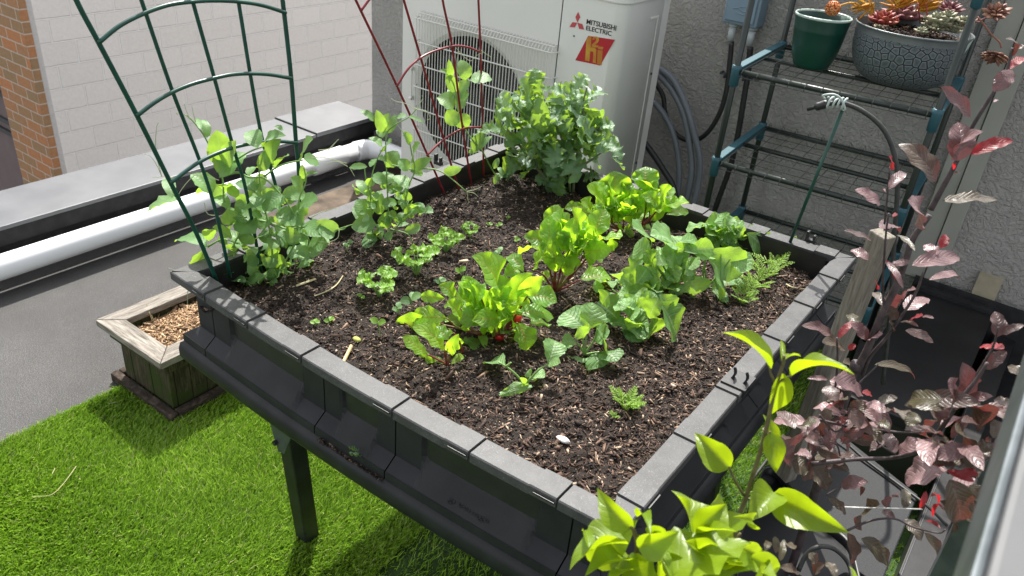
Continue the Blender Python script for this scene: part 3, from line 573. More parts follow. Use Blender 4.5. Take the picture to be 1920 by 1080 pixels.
# ---------------------------------------------------------------- trellises
tx = -1.21
def poly_x(pts, x, n=6): return smoothpath([at(u, v_, 'x', x) for u, v_ in pts], n)
root = thing('green_trellis', (tx, .85, .74), 'green coated wire fan trellis standing at the left end of the bed', 'trellis')
for pts in ([(108, -90), (143, 0), (185, 80), (257, 217), (320, 343), (368, 437), (407, 528)], [(235, -90), (265, 0), (323, 170), (375, 303), (404, 395), (432, 520)], [(337, -90), (362, 5), (402, 147), (437, 275), (462, 360), (490, 510)], [(428, -95), (447, 3), (469, 138), (492, 262), (520, 360), (548, 490)], [(518, -90), (531, 10), (546, 147), (555, 267), (561, 335), (566, 480)]):
    g = MB(); g.tube(poly_x(pts, tx), .0042 if pts[0][0] in (108, 518) else .0034, 8); g.build('upright_wire', M_GREEN_W, root, smooth=True)
for pts in ([(185, 80), (225, 48), (273, 24), (318, 9), (362, 3), (405, 1), (447, 3), (492, 10), (536, 24)], [(257, 217), (290, 192), (325, 172), (362, 157), (400, 147), (434, 140), (468, 138), (507, 140), (547, 147)], [(320, 343), (347, 322), (375, 303), (408, 287), (440, 276), (480, 268), (520, 265), (557, 268)]):
    g = MB(); g.tube(poly_x(pts, tx+.006), .0036, 8); g.build('arched_wire', M_GREEN_W, root, smooth=True)
root = thing('red_trellis', (tx, 1.55, .74), 'thin red wire fan trellis standing in front of the air conditioner', 'trellis')
for pts in ([(640, -60), (667, 0), (745, 163), (800, 287), (834, 365)], [(740, -60), (757, 0), (795, 130), (833, 265), (862, 362)], [(822, -70), (830, 0), (848, 90), (867, 238), (884, 347)], [(894, -80), (897, 0), (901, 97), (905, 238), (907, 330)]):
    g = MB(); g.tube(poly_x(pts, tx), .0027, 8); g.build('upright_wire', M_RED_W, root, smooth=True)
for pts in ([(677, 20), (700, -8), (735, -25), (790, -40), (850, -45), (896, -40)], [(743, 163), (768, 126), (800, 102), (846, 87), (875, 88), (901, 98)], [(800, 292), (828, 265), (866, 242), (905, 238)]):
    g = MB(); g.tube(poly_x(pts, tx+.004), .0025, 8); g.build('arched_wire', M_RED_W, root, smooth=True)

# ---------------------------------------------------------------- green rod with knotted hose
rp = at(1478, 462, 'y', 1.79)
root = thing('plant_stake', rp, 'thin dark green metal rod standing in the far right corner of the bed', 'stake')
g = MB(); g.tube([at(1475, 470, 'y', 1.785), at(1581, 203, 'y', 1.785)], .0038, 8); g.build('rod', M_GREEN_W, root, smooth=True)
root = thing('garden_hose', at(1674, 560, 'y', 1.79), 'black hose knotted to the green rod, arching down behind the bed', 'hose')
hp = [(1553, 194), (1575, 193), (1590, 196), (1615, 207), (1640, 225), (1660, 248), (1674, 280), (1682, 320), (1682, 370), (1678, 430), (1674, 500), (1668, 600), (1655, 720)]
g = MB(); g.tube(smoothpath([at(u, v_, 'y', 1.785+.004*i) for i, (u, v_) in enumerate(hp)], 6), .0052, 10); g.build('hose_run', M_HOSE, root, smooth=True)
g = MB(); a_ = at(1556, 193, 'y', 1.785); b_ = at(1514, 205, 'y', 1.785); P_ = [a_+(b_-a_)*t_ for t_ in (0, .15, .2, .45, .5, .62, .64, .7, 1)]
g.tube(P_, [.005, .009, .0095, .0085, .0095, .0085, .005, .0045, .004], 12); g.build('hose_nozzle', M_BLACKPL, root, smooth=True)
cp = at(1566, 193, 'y', 1.785); hx = nrm(at(1590, 196, 'y', 1.785)-at(1550, 193, 'y', 1.785)); hu = V(0, 0, 1); hv = V(0, 1, 0)
pts = []
for i in range(73):
    t_ = i/72; an = t_*2*math.pi*4; r2 = .0105+.002*math.sin(9*t_); pts.append(cp + hx*(-.018+.040*t_) + hu*r2*math.cos(an) + hv*r2*math.sin(an))
g = MB(); g.tube(pts, .0024, 7); g.tube(smoothpath([cp+V(-.022, -.004, .004), cp+V(-.026, -.012, .012), cp+V(-.005, -.014, .020), cp+V(.012, -.012, .014), cp+V(.024, -.006, -.006), at(1580, 206, 'y', 1.78)], 5), .0024, 7); g.build('cord_knot', M_CORD, root, smooth=True)

# ---------------------------------------------------------------- shelving rack
FLc = V(-.865, 2.40); Wv = V(.57, .04); Dv = V(-.03, .48)
def rk(a, b, z): p = FLc + Wv*a + Dv*b; return (p[0], p[1], z)
root = thing('shelving_rack', rk(.5, .5, 0), 'dark green tubular shelving rack with wire shelves and teal corner joints', 'shelving rack')
for a_, b_ in ((0, 0), (1, 0), (0, 1), (1, 1)):
    g = MB(); g.tube([rk(a_, b_, .0), rk(a_, b_, 1.62)], .0095, 14); g.build('post', M_RACK, root, smooth=True)
SZ = (.37, .705, 1.0, 1.33)
for z in SZ:
    for b_ in (0, .5, 1):
        g = MB(); g.tube([rk(.01, b_, z), rk(.99, b_, z)], .0088 if b_ != .5 else .007, 12); g.build('shelf_tube', M_RACK, root, smooth=True)
    for a_ in (0, 1):
        g = MB(); p, q_ = V(*rk(a_, .04, z+.006)), V(*rk(a_, .96, z+.006)); g.beam(p, q_, .026, .016); g.beam(V(*rk(a_, .04, z-.006)), V(*rk(a_, .96, z-.006)), .006, .016); g.build('side_bar', M_TEAL, root, bevel=.002)
        for b_ in (0, 1):
            g = MB(); g.lathe([(.010, -.046), (.0135, -.044), (.0150, .006), (.0150, .018), (.0102, .019)], rk(a_, b_, z), 18); jn = g.build('corner_joint', M_TEAL, root, smooth=True)
    g = MB()
    for k in range(12):
        a_ = .04+.92*k/11; g.tube([rk(a_, -.045, z-.010), rk(a_, -.046, z+.002), rk(a_, -.02, z+.011), rk(a_, .5, z+.0105), rk(a_, 1.02, z+.011), rk(a_, 1.045, z+.004)], .0011, 5)
        g.tube([rk(a_, .99, z+.011), rk(a_+.008, 1.0, z+.024), rk(a_+.016, 1.01, z+.011)], .001, 4)
    for k in range(9): b_ = -.045+1.08*k/8; g.tube([rk(.03, b_, z+(.009 if 0 < k < 8 else -.010)), rk(.97, b_, z+(.009 if 0 < k < 8 else -.010))], .0011, 5)
    g.build('wire_shelf', M_RACKWIRE, root)

# green pot
gp = at(1526, 112, 'z', 1.013); gp = V(-.722, 2.62, 1.013)
def fit_center(uL, uR, v_, z):
    a_ = at(uL, v_, 'z', z); b_ = at(uR, v_, 'z', z); return a_, b_
ztop = 1.013+.155
a_ = at(1492, 30, 'y', 2.62); b_ = at(1598, 34, 'y', 2.62); gc = (a_+b_)/2; gr = abs(a_[0]-b_[0])/2
root = thing('flower_pot', (gc[0], gc[1], 1.013), 'empty dark green plastic flower pot on the top shelf', 'flower pot')
g = MB(); g.lathe([(.0, .006), (gr*.58, .0), (gr*.64, .004), (gr*.67, .010), (gr*.79, .038), (gr*.875, .075), (gr*.925, .110), (gr*.94, .113), (gr*.93, .118), (gr*.985, .148), (gr*.985, .152), (gr*.93, .152), (gr*.86, .10), (gr*.6, .02), (0, .018)], (gc[0], gc[1], 1.013), 56); g.build('pot_body', M_POT, root, smooth=True)
g = MB(); g.lathe([(gr*.985, .150), (gr*1.01, .151), (gr*1.012, .156), (gr*.985, .158), (gr*.95, .156), (gr*.945, .150)], (gc[0], gc[1], 1.013), 56); g.build('pot_rim', M_POTRIM, root, smooth=True)
GC = gc.copy()
# patterned bowl
zt = 1.013+.16; a_ = at(1609, 30, 'y', 2.68); b_ = at(1834, 55, 'y', 2.68); bc = (a_+b_)/2; br = abs(a_[0]-b_[0])/2
def mat_bowl():
    m, n, b = nodes('pebbled_metal'); v = coords(n, (46, 13.0, 1), False); b.inputs['Roughness'].default_value = .45; b.inputs['Metallic'].default_value = .15
    vo = new(n, 'ShaderNodeTexVoronoi', feature='DISTANCE_TO_EDGE', voronoi_dimensions='2D'); vo.inputs['Scale'].default_value = 1.0; vo.inputs['Randomness'].default_value = .72; n.links.new(v, vo.inputs['Vector'])
    r = ramp(n, [(.05, (.018, .022, .024)), (.11, (.19, .22, .23)), (.2, (.12, .145, .155)), (.45, (.075, .095, .10))]); n.links.new(vo.outputs['Distance'], r.inputs[0]); n.links.new(r.outputs[0], b.inputs['Base Color'])
    h = ramp(n, [(0, (0, 0, 0)), (.12, (1, 1, 1)), (.5, (.8, .8, .8))]); n.links.new(vo.outputs['Distance'], h.inputs[0]); bump(n, b, h.outputs[0], .6, .004); return m
root = thing('patterned_bowl', (bc[0], bc[1], 1.013), 'wide grey metal bowl with a pebble pattern on the top shelf, planted with succulents', 'planter bowl')
g = MB(); g.lathe([(0, .004), (br*.50, 0), (br*.60, .003), (br*.72, .014), (br*.83, .035), (br*.91, .065), (br*.95, .10), (br*.96, .13), (br*.96, .140)], (bc[0], bc[1], 1.013), 72); g.build('bowl_body', mat_bowl(), root, smooth=True)
g = MB(); g.lathe([(br*.96, .138), (br*.965, .150), (br*.985, .156), (br*1.0, .158), (br*1.0, .161), (br*.985, .162), (br*.97, .158), (br*.90, .12), (br*.80, .115)], (bc[0], bc[1], 1.013), 72); g.build('bowl_rim', simple('brushed_rim', (.14, .16, .165), (.20, .22, .225), .35, 10, .3), root, smooth=True)
g = MB(); g.add([(bc[0]+br*.93*math.cos(t_*.1309), bc[1]+br*.93*math.sin(t_*.1309), 1.013+.138) for t_ in range(48)], [tuple(range(48))]); g.build('bowl_soil', M_SOIL, root)

# ---------------------------------------------------------------- dark things on the right
root = thing('black_platform', (-.1, 2.4, 0), 'low black metal platform against the foot of the stucco wall', 'platform')
M_BLKSHEET = simple('dusty_black_sheet', (.006, .006, .007), (.013, .013, .014), .5, 5, 0, .15, 9, .3, bdist=.01)
g = MB(); g.box((-.235, 2.05, .268), (.03, 2.90, .30)); g.build('platform_top', M_BLKSHEET, root, bevel=.004)
g = MB(); g.box((-.225, 2.06, .012), (.02, 2.90, .267)); g.build('platform_body', M_BLACKPL, root)
g = MB(); g.box((-.24, 2.903, .012), (1.2, 2.925, .325)); g.box((-.22, 2.86, .30), (.025, 2.90, .312)); g.build('back_flashing', M_MEMBRANE, root)
root = thing('door_threshold', (.15, 1.8, 0), 'black door track with a thin bright metal line at the right edge', 'door track')
g = MB(); g.box((.055, 1.0, .0), (.12, 2.9, .22)); g.box((.121, 1.0, 0), (.5, 2.9, .10)); g.build('track_body', M_BLACKPL, root, bevel=.003)
g = MB(); g.box((.0605, 1.0, .2205), (.0618, 2.9, .2225)); g.build('track_line', simple('bright_edge', (.22, .22, .23), None, .3, metal=.8), root)
root = thing('grey_topped_box', (-.07, 1.65, 0), 'dark box with a speckled grey top beneath the plum branches', 'box')
zb = .40
c4 = [at(u, v_, 'z', zb)[:2] for u, v_ in ((1541, 832), (1665, 768), (1782, 945), (1715, 1075))]
def boxpoly(c, z0, z1): g_ = MB(); n_ = len(c); g_.add([(x, y, z) for z in (z0, z1) for x, y in c], [tuple(range(n_))[::-1], tuple(range(n_, 2*n_))]+[(i, (i+1) % n_, n_+(i+1) % n_, n_+i) for i in range(n_)]); return g_
c4 = [at(u, v_, 'z', zb)[:2] for u, v_ in ((1425, 935), (1650, 1100), (1722, 928), (1560, 800))]
cm = sum(c4)/4
boxpoly(c4, .372, zb).build('box_top', mat_tint('speckled_grey_slab', [(0, (.014, .015, .017)), (1, (.022, .0235, .026))], .65, 330, .6), root, bevel=.003)
boxpoly([cm+(c-cm)*.95 for c in c4], .012, .3715).build('box_body', simple('dark_box_side', (.10, .09, .08), (.16, .15, .13), .7, 10), root)
root = thing('black_tub', (-.1, 1.3, 0), 'glossy black plastic tub in front of the grey topped box', 'tub')
tp = [at(u, v_, 'z', .43)[:2] for u, v_ in ((1380, 1200), (1610, 1200), (1606, 1050), (1585, 1005), (1514, 950), (1462, 885), (1442, 872), (1428, 885), (1402, 960), (1385, 1030))]
tp = [V(*p) for p in smoothpath([tuple(p)+(0,) for p in tp+[tp[0]]], 3)[:-1]]; tm = sum(tp)/len(tp)
g = MB(); vs = []; n_ = len(tp)
for d_, z in ((.90, .012), (.985, .40), (1.0, .405), (1.02, .418), (1.0, .430), (.965, .424), (.95, .41)): vs += [tuple(tm[:2]+(p[:2]-tm[:2])*d_)+(z,) for p in tp]
g.add(vs, [(i*n_+k, i*n_+(k+1) % n_, (i+1)*n_+(k+1) % n_, (i+1)*n_+k) for i in range(6) for k in range(n_)]); g.build('tub_wall', M_BLACKPL, root, smooth=True)
g = MB(); g.add([tuple(tm[:2]+(p[:2]-tm[:2])*.955)+(.412,) for p in tp], [tuple(range(n_))]); g.build('tub_cover', simple('wet_black_cover', (.004, .0045, .006), (.008, .009, .012), .5, 5, 0, .1, 12, .22, bdist=.006), root)
g = MB(); p0 = at(1500, 1080, 'z', .43); hp = [at(1497, 1070, 'z', .42), at(1512, 1040, 'z', .45), at(1535, 1025, 'z', .47), at(1565, 1030, 'z', .46), at(1590, 1055, 'z', .43), at(1600, 1090, 'z', .42)]
root = thing('irrigation_hose', hp[0], 'short black irrigation hose bent over the black tub', 'hose'); g.tube(smoothpath(hp, 5), .0045, 8); g.build('hose_run', M_HOSE, root, smooth=True)
root = thing('irrigation_hose', at(1500, 760, 'z', .5), 'thin black irrigation line running across the grey topped box', 'hose')
g = MB(); g.tube(smoothpath([at(1560, 805, 'z', .42), at(1620, 860, 'z', .408), at(1680, 905, 'z', .406), at(1740, 950, 'z', .408), at(1775, 985, 'z', .38)], 5), .0035, 8); g.build('hose_run', M_HOSE, root, smooth=True)
root = thing('irrigation_hose', at(1430, 850, 'z', .1), 'black irrigation line lying on the turf under the edge of the bed', 'hose')
g = MB(); g.tube(smoothpath([at(1410, 900, 'z', .03), at(1440, 860, 'z', .03), at(1462, 835, 'z', .035), at(1490, 800, 'z', .04)], 5), .005, 8); g.build('hose_run', M_HOSE, root, smooth=True)

# blurred rail beside the camera
ra = at(1920, 690, 'z', 1.32)[0]; rb = at(1800, 1075, 'z', 1.32)[0]
root = thing('railing', ((ra+rb)/2+.03, .5, 0), 'pale grey metal railing crossing the lower right corner close to the camera', 'railing')
xr = (ra+rb)/2+.010
g = MB(); g.box((xr, -.6, 1.290), (xr+.075, .95, 1.320)); g.build('top_rail', simple('pale_rail_paint', (.065, .068, .072), (.08, .083, .087), .6, 8), root, bevel=.004)
g = MB(); g.box((xr-.006, -.6, 1.262), (xr-.0005, .95, 1.3185)); g.build('rail_edge', M_GALV, root, bevel=.002)
for y in (-.5, .93): g = MB(); g.box((xr+.02, y-.02, 0), (xr+.06, y+.02, 1.2895)); g.build('rail_post', M_GALV, root)

# wooden stake for the plum
sa = at(1656, 437, 'y', 1.42); sb = at(1497, 830, 'y', 1.44)
root = thing('wooden_stake', sb, 'rough grey wooden stake tied among the purple plum branches', 'stake')
sdir = nrm(sa-sb); g = MB(); g.beam(sa, sb - sdir*.10, .036, .030, (0.5, 1, 0)); g.build('stake_shaft', M_STAKE, root, bevel=.003)

# small things on the soil
def on_soil(u, v_):
    z = .76
    for _ in range(4): p = at(u, v_, 'z', z); z = soil_z(p[0], p[1])
    return at(u, v_, 'z', z)
M_PEG = simple('yellow_wood_peg', (.52, .36, .14), (.60, .43, .20), .6, 30)
g = MB(); g.tube([on_soil(643, 684)+V(0, 0, .004), on_soil(659, 657)+V(0, 0, .010)], .0032, 6); tag(g.build('wooden_peg', M_PEG, bevel=.0005), 'short yellow wooden peg stuck in the soil near the front rim', 'peg')
p = on_soil(1057, 831)+V(0, 0, .006); rs = random.Random(4); g = MB(); g.grid(lambda a, b: tuple(p + V(.012*math.cos(6.283*a)*math.sin(3.14*b)*(1+.3*math.sin(9*a+3)), .006*math.sin(6.283*a)*math.sin(3.14*b), .004*math.cos(3.14*b)*(1+.3*math.sin(7*a)))), 12, 8); tag(g.build('white_stone', simple('chalky_white', (.55, .54, .52), (.66, .65, .63), .8, 60, 0, .5, 90), smooth=True), 'small chalky white stone on the soil near the front corner of the bed', 'stone')
p = on_soil(669, 640)+V(0, 0, .004); g = MB(); g.grid(lambda a, b: tuple(p + V(.009*math.cos(6.283*a)*math.sin(3.14*b), .006*math.sin(6.283*a)*math.sin(3.14*b), .0045*math.cos(3.14*b))), 12, 8); tag(g.build('seed_husk', simple('olive_husk', (.32, .36, .06), (.45, .45, .12), .6, 40), smooth=True), 'olive green husk lying on the soil behind the wooden peg', 'husk')
for pts, lab, rr in (([(590, 560), (615, 550), (632, 538), (643, 522)], 'long pale curved twig on the soil by the first pea plant', .0011), ([(556, 541), (575, 534), (592, 528)], 'pale flat straw on the soil beside the first pea plant', .0022), ([(1473, 537), (1485, 543), (1508, 547)], 'forked pale twig on the soil near the right rim', .0018), ([(1228, 512), (1240, 504), (1265, 500)], 'pale dry stalk on the soil between the chard and the radishes', .0018)):
    g = MB(); g.tube(smoothpath([on_soil(u, v_)+V(0, 0, .006) for u, v_ in pts], 4), rr, 5); tag(g.build('twig', M_STRAW), lab, 'twig')
# ---------------------------------------------------------------- leaves
def mat_leaf(name, stops, trans, tw=.45, rough=.42, vein=(.25, .4, .1), veinamt=.5, nv=9, rib=None, ribw=.05, spec=.45, bst=.5, blot=.18):
    m, n, b = nodes(name); b.inputs['Roughness'].default_value = rough; b.inputs['Specular IOR Level'].default_value = spec
    a = new(n, 'ShaderNodeAttribute', attribute_name='tint'); r = ramp(n, stops); n.links.new(a.outputs['Fac'], r.inputs[0]); col = r.outputs[0]
    f = noise(n, coords(n), 45, 4); d = ramp(n, [(.3, (1-blot,)*3), (.7, (1+blot,)*3)]); n.links.new(f, d.inputs[0]); col = mixc(n, 1., col, d.outputs[0], 'MULTIPLY')
    tc = new(n, 'ShaderNodeTexCoord'); sp = new(n, 'ShaderNodeSeparateXYZ'); n.links.new(tc.outputs['UV'], sp.inputs[0])
    ax = math_(n, 'MULTIPLY', math_(n, 'ABSOLUTE', math_(n, 'SUBTRACT', sp.outputs[0], .5)), 2.0)
    ph = math_(n, 'SUBTRACT', math_(n, 'MULTIPLY', sp.outputs[1], float(nv)), math_(n, 'MULTIPLY', math_(n, 'POWER', ax, 1.25), nv*.30))
    tri = math_(n, 'ABSOLUTE', math_(n, 'SUBTRACT', math_(n, 'FRACT', ph), .5)); side = math_(n, 'MULTIPLY', math_(n, 'GREATER_THAN', tri, .443), .7)
    side = math_(n, 'MULTIPLY', side, math_(n, 'SUBTRACT', 1.0, math_(n, 'MULTIPLY', ax, .8))); mid = math_(n, 'LESS_THAN', ax, ribw)
    vm = math_(n, 'MULTIPLY', math_(n, 'MAXIMUM', side, mid), veinamt); vcol = mixc(n, vm, col, vein)
    if rib: vcol = mixc(n, math_(n, 'MULTIPLY', math_(n, 'LESS_THAN', ax, ribw*1.2), math_(n, 'SUBTRACT', 1.1, sp.outputs[1])), vcol, rib)
    n.links.new(vcol, b.inputs['Base Color'])
    f2 = noise(n, coords(n), 130, 2)
    h = math_(n, 'MULTIPLY_ADD', math_(n, 'POWER', math_(n, 'MULTIPLY', tri, 2.0), 6.0), -.55, math_(n, 'MULTIPLY_ADD', f2, .5, math_(n, 'MULTIPLY', f, 1.3))); bump(n, b, h, bst, .0025)
    t = new(n, 'ShaderNodeBsdfTranslucent'); tcol = mixc(n, math_(n, 'MULTIPLY', vm, .45), mixc(n, 1., trans, d.outputs[0], 'MULTIPLY'), vein if not rib else (.5, .35, .02)); n.links.new(tcol, t.inputs[0])
    mx = new(n, 'ShaderNodeMixShader'); mx.inputs[0].default_value = tw; n.links.new(b.outputs[0], mx.inputs[1]); n.links.new(t.outputs[0], mx.inputs[2]); n.links.new(mx.outputs[0], n.nodes['Material Output'].inputs[0]); return m
L_PEA = mat_leaf('pea_leaf', [(0, (.065, .15, .055)), (.5, (.125, .25, .095)), (1, (.20, .34, .14))], (.38, .60, .05), .42, .48, (.26, .40, .20), .4, 8, bst=.35)
L_KALE = mat_leaf('kale_leaf', [(0, (.045, .10, .045)), (.5, (.095, .19, .09)), (.85, (.18, .29, .17)), (1, (.32, .43, .34))], (.38, .60, .035), .38, .48, (.24, .36, .24), .3, 9, ribw=.06, bst=.4)
L_CHARD = mat_leaf('chard_leaf', [(0, (.09, .19, .045)), (.5, (.17, .32, .05)), (1, (.25, .42, .06))], (.50, .82, .03), .55, .36, (.30, .42, .12), .5, 8, rib=(.34, .07, .02), ribw=.045, bst=1.0)
L_RADISH = mat_leaf('radish_leaf', [(0, (.08, .18, .055)), (.5, (.155, .30, .10)), (1, (.26, .42, .18))], (.44, .70, .04), .40, .48, (.34, .46, .26), .7, 7, ribw=.07, bst=.9)
L_CELERY = mat_leaf('celery_leaf', [(0, (.11, .24, .03)), (1, (.22, .42, .06))], (.46, .68, .04), .5, .4, (.25, .4, .08), .2, 5, bst=.3)
L_CARROT = mat_leaf('carrot_leaf', [(0, (.14, .26, .04)), (1, (.32, .48, .10))], (.55, .78, .06), .4, .5, (.2, .3, .1), .1, 4)
L_LILAC = mat_leaf('lilac_leaf', [(0, (.085, .15, .010)), (.5, (.135, .215, .012)), (1, (.19, .27, .016))], (.44, .60, .008), .46, .36, (.27, .42, .06), .22, 7, ribw=.025, bst=.22, blot=.12)
L_PLUM = mat_leaf('plum_leaf', [(0, (.055, .052, .025)), (.3, (.075, .055, .045)), (.6, (.11, .062, .064)), (1, (.23, .145, .15))], (.30, .06, .05), .14, .38, (.27, .19, .18), .25, 8, ribw=.035, bst=.5, spec=.5)
L_PLUMRED = mat_leaf('young_plum_leaf', [(0, (.17, .025, .03)), (1, (.30, .06, .065))], (.62, .02, .03), .42, .4, (.22, .02, .03), .3, 8, bst=.4)
S_GREEN = simple('green_stem', (.14, .26, .06), (.20, .34, .10), .5, 60); S_RED = simple('chard_stalk', (.13, .014, .014), (.18, .24, .05), .38, 30, lo=.45, hi=.62)
S_TWIG = simple('lilac_twig', (.085, .065, .03), (.14, .12, .05), .6, 90); S_PLUM = simple('plum_bark', (.03, .02, .022), (.08, .058, .062), .6, 60, 0, .4, 200)
S_TENDRIL = simple('pale_tendril', (.40, .46, .26), None, .5)
def shp(kind, v, side, ph):
    if kind == 'pea': return max(0, math.sin(math.pi*v**.85))**.62
    if kind == 'oval': return max(0, math.sin(math.pi*v))**.75
    if kind == 'chard': return (max(0, math.sin(math.pi*v**1.18))**.72)*(1+.05*math.sin(14*v+ph+side))
    if kind == 'lilac': return 1.92*(v+.006)**.48*(1-v)**1.05*(1.06 if v < .5 else 1.0)*.98
    if kind == 'plum': return 2.05*(v+.001)**.62*(1-v)**.72*.87*(1+.05*math.sin(60*v))
    if kind == 'radish':
        e = max(0, math.sin(math.pi*v**1.45))**.68 if v > .0 else 0; lo = .26*max(0, math.sin(math.pi*min(1, v/.30)))*abs(math.sin(13*v+ph)); return max(e, lo)*(1+.045*math.sin(34*v+ph+2*side))
    if kind == 'kale':
        e = max(0, math.sin(math.pi*v**1.15))**.6; lob = abs(math.sin(12.5*v+ph*.5+.6*side))**.7; return e*(.34+.62*lob+.10*math.sin(52*v+ph))
    if kind == 'kales':
        e = max(0, math.sin(math.pi*v**1.0))**.62; return e*(.86+.14*abs(math.sin(11*v+ph)))
    if kind == 'fan': return max(0, v**.9*(1.0 if v < .8 else (1-v)/.2*.6+.4))*(.65+.35*abs(math.sin(6*v+ph)))
    return 1
WK = {'kale': 1.35, 'kales': 1.3, 'radish': 1.42, 'chard': 1.36, 'pea': 1.18, 'plum': 1.18, 'lilac': 1.28, 'oval': 1.0, 'fan': 1.1}
def add_leaf(mb, P0, P1, wd, kind='oval', roll=0, cup=.25, bend=.12, ruf=.1, curl=0., tint=.5, up=.55, n=None, nu=6, nv=12, rf=3.0):
    P0 = np.asarray(P0, float); P1 = np.asarray(P1, float); ax = P1-P0; L = np.linalg.norm(ax)
    if L < 1e-5: return
    t = ax/L; cd = nrm(CAM-(P0+P1)/2); N = n if n is not None else V(0, 0, 1)*up+cd*(1-up)
    N = N-t*np.dot(N, t); N = nrm(N) if np.linalg.norm(N) > 1e-3 else nrm(np.cross(t, (1, 0, 0))); S = np.cross(t, N)
    if roll: N, S = N*math.cos(roll)+S*math.sin(roll), S*math.cos(roll)-N*math.sin(roll)
    wd = wd/max(.62, math.sqrt(max(0, 1-float(np.dot(S, cd))**2)))*WK.get(kind, 1.15)
    ph = R.uniform(0, 6.28); vs = []; uv = []
    for j in range(nv+1):
        v = j/nv; mid = P0+ax*v+N*(bend*L*4*v*(1-v)) - N*curl*L*v**3
        for i in range(nu+1):
            s = 2*i/nu-1; sg = -1 if s < 0 else 1; w_ = wd/2*shp(kind, v, sg, ph); q = abs(s)
            off = w_*q*math.sin(cup)*(.6+.4*q) + ruf*wd*q*q*math.sin(rf*2*math.pi*v+ph+(1.3 if sg > 0 else 0))*min(1, 4*v*(1.05-v)) 
            vs.append(mid+S*(s*w_*math.cos(cup))+N*off); uv.append((i/nu, v))
    mb.add(vs, [(j*(nu+1)+i, j*(nu+1)+i+1, (j+1)*(nu+1)+i+1, (j+1)*(nu+1)+i) for j in range(nv) for i in range(nu)], uv, tint)
class Z:
    def __init__(s, ox, oy, sc): s.o = (ox, oy); s.s = sc
    def px(s, u, v): return s.o[0]+u/s.s, s.o[1]+v/s.s
Z1, Z2, Z3, Z4, Z5, Z6, Z7 = Z(270, 190, 2.842), Z(600, 90, 2.7), Z(870, 110, 3.725), Z(730, 470, 4.153), Z(960, 300, 4.154), Z(1030, 380, 2.919), Z(560, 380, 3.375)
SU2 = Z(1540, 0, 5.333)
LA, LB, PA, PB, PC, SU = Z(1050, 600, 2.25), Z(1350, 600, 2.248), Z(1500, 60, 3.0), Z(1480, 400, 3.0), Z(1440, 680, 2.7), Z(1540, 13, 5.333)
def soil_h(u, v): p = on_soil(u, v); return float(p@FW), p
def clampz(p, lo=None):
    if XL+.03 < p[0] < XR-.03 and YF+.02 < p[1] < YB-.03:
        z = soil_z(p[0], p[1])+.004
        if p[2] < z: p = np.array([p[0], p[1], z])
    return p
def dist(p): return float(RC[2]@(p-CAM))
def leaves(mb, z, h, lst, kind, spread=.03, seed=1, **kw):
    """each row: base x, y, tip x, y, width in reference pixels (scaled by z), options: 'l' pale, 'd' dark; depth follows h with a little scatter"""
    rg = random.Random(seed)
    for row in lst:
        u0, v0, u1, v1, w_ = row[:5]; opt = row[5] if len(row) > 5 else ''; k2 = dict(kw); k2['curl'] = rg.uniform(-.06, .12)
        d0 = row[6] if len(row) > 6 else rg.uniform(-spread, spread)*.5; d1 = row[7] if len(row) > 7 else d0+rg.uniform(-spread, spread)
        P0 = clampz(ptd(*z.px(u0, v0), h+d0)); P1 = clampz(ptd(*z.px(u1, v1), h+d1)); wd = w_/z.s*dist((P0+P1)/2)/F
        tint = rg.uniform(.35, .75)
        if 'd' in opt: tint = rg.uniform(0, .2)
        if 'p' in opt: tint = rg.uniform(.88, 1)
        if 'o' in opt: tint = rg.uniform(0, .08)
        if kind == 'plum': tint = rg.uniform(.12, .68) if not any(c in opt for c in 'dpo') else (rg.uniform(.65, .98) if 'p' in opt else tint)
        if 'l' in opt: k2['roll'] = k2.get('roll', 0)+rg.choice((-1, 1))*rg.uniform(.5, .9); tint = rg.uniform(.6, .9); wd *= 1.15
        else: k2['roll'] = k2.get('roll', 0)+rg.uniform(-.35, .35)
        kd = kind
        if 's' in opt: kd = 'kales'
        if 'k' in opt: kd = 'kale'
        k2.setdefault('bend', rg.uniform(.04, .16)); k2.setdefault('cup', rg.uniform(.05, .32))
        add_leaf(mb, P0, P1, wd, kd, tint=tint, **k2)
def stem(mb, z, h, pts, r0, r1=None, seg=6, n=5, dh=0.0, clamp=True):
    P = [ptd(*z.px(*p[:2]), h+(p[2] if len(p) > 2 else 0)+dh*i/len(pts)) for i, p in enumerate(pts)]
    if clamp: P = [clampz(p) for p in P]
    P = smoothpath(P, n); m = len(P); r1 = r0*.6 if r1 is None else r1
    mb.tube(P, [r0+(r1-r0)*i/(m-1) for i in range(m)], seg, tint=.5)
def fill(mb, z, h, poly, n, lmin, lmax, asp, kind, seed, spread=.05, down=.3, **kw):
    rg = random.Random(seed); xs = [p[0] for p in poly]; ys = [p[1] for p in poly]; c = 0; m = len(poly); kw.setdefault('cup', .25)
    while c < n:
        x, y = rg.uniform(min(xs), max(xs)), rg.uniform(min(ys), max(ys)); ins = False
        for i in range(m):
            (xa, ya_), (xb, yb_) = poly[i], poly[(i+1) % m]
            if (ya_ > y) != (yb_ > y) and x < (xb-xa)*(y-ya_)/(yb_-ya_)+xa: ins = not ins
        if not ins: continue
        c += 1; L = rg.uniform(lmin, lmax); P0 = clampz(ptd(*z.px(x, y), h+rg.uniform(-spread, spread*.8))); d = nrm((rg.gauss(0, 1), rg.gauss(0, 1), rg.gauss(down, .7)))
        P1 = clampz(P0+d*L); add_leaf(mb, P0, P1, L*asp*rg.uniform(.8, 1.2), kind, roll=rg.uniform(-.9, .9), bend=rg.uniform(.03, .2), tint=rg.uniform(.1, .8) if rg.random() < .8 else 1.0, **kw)
def plant(name, loc, label, cat, group=None): return thing(name, loc, label, cat, group)

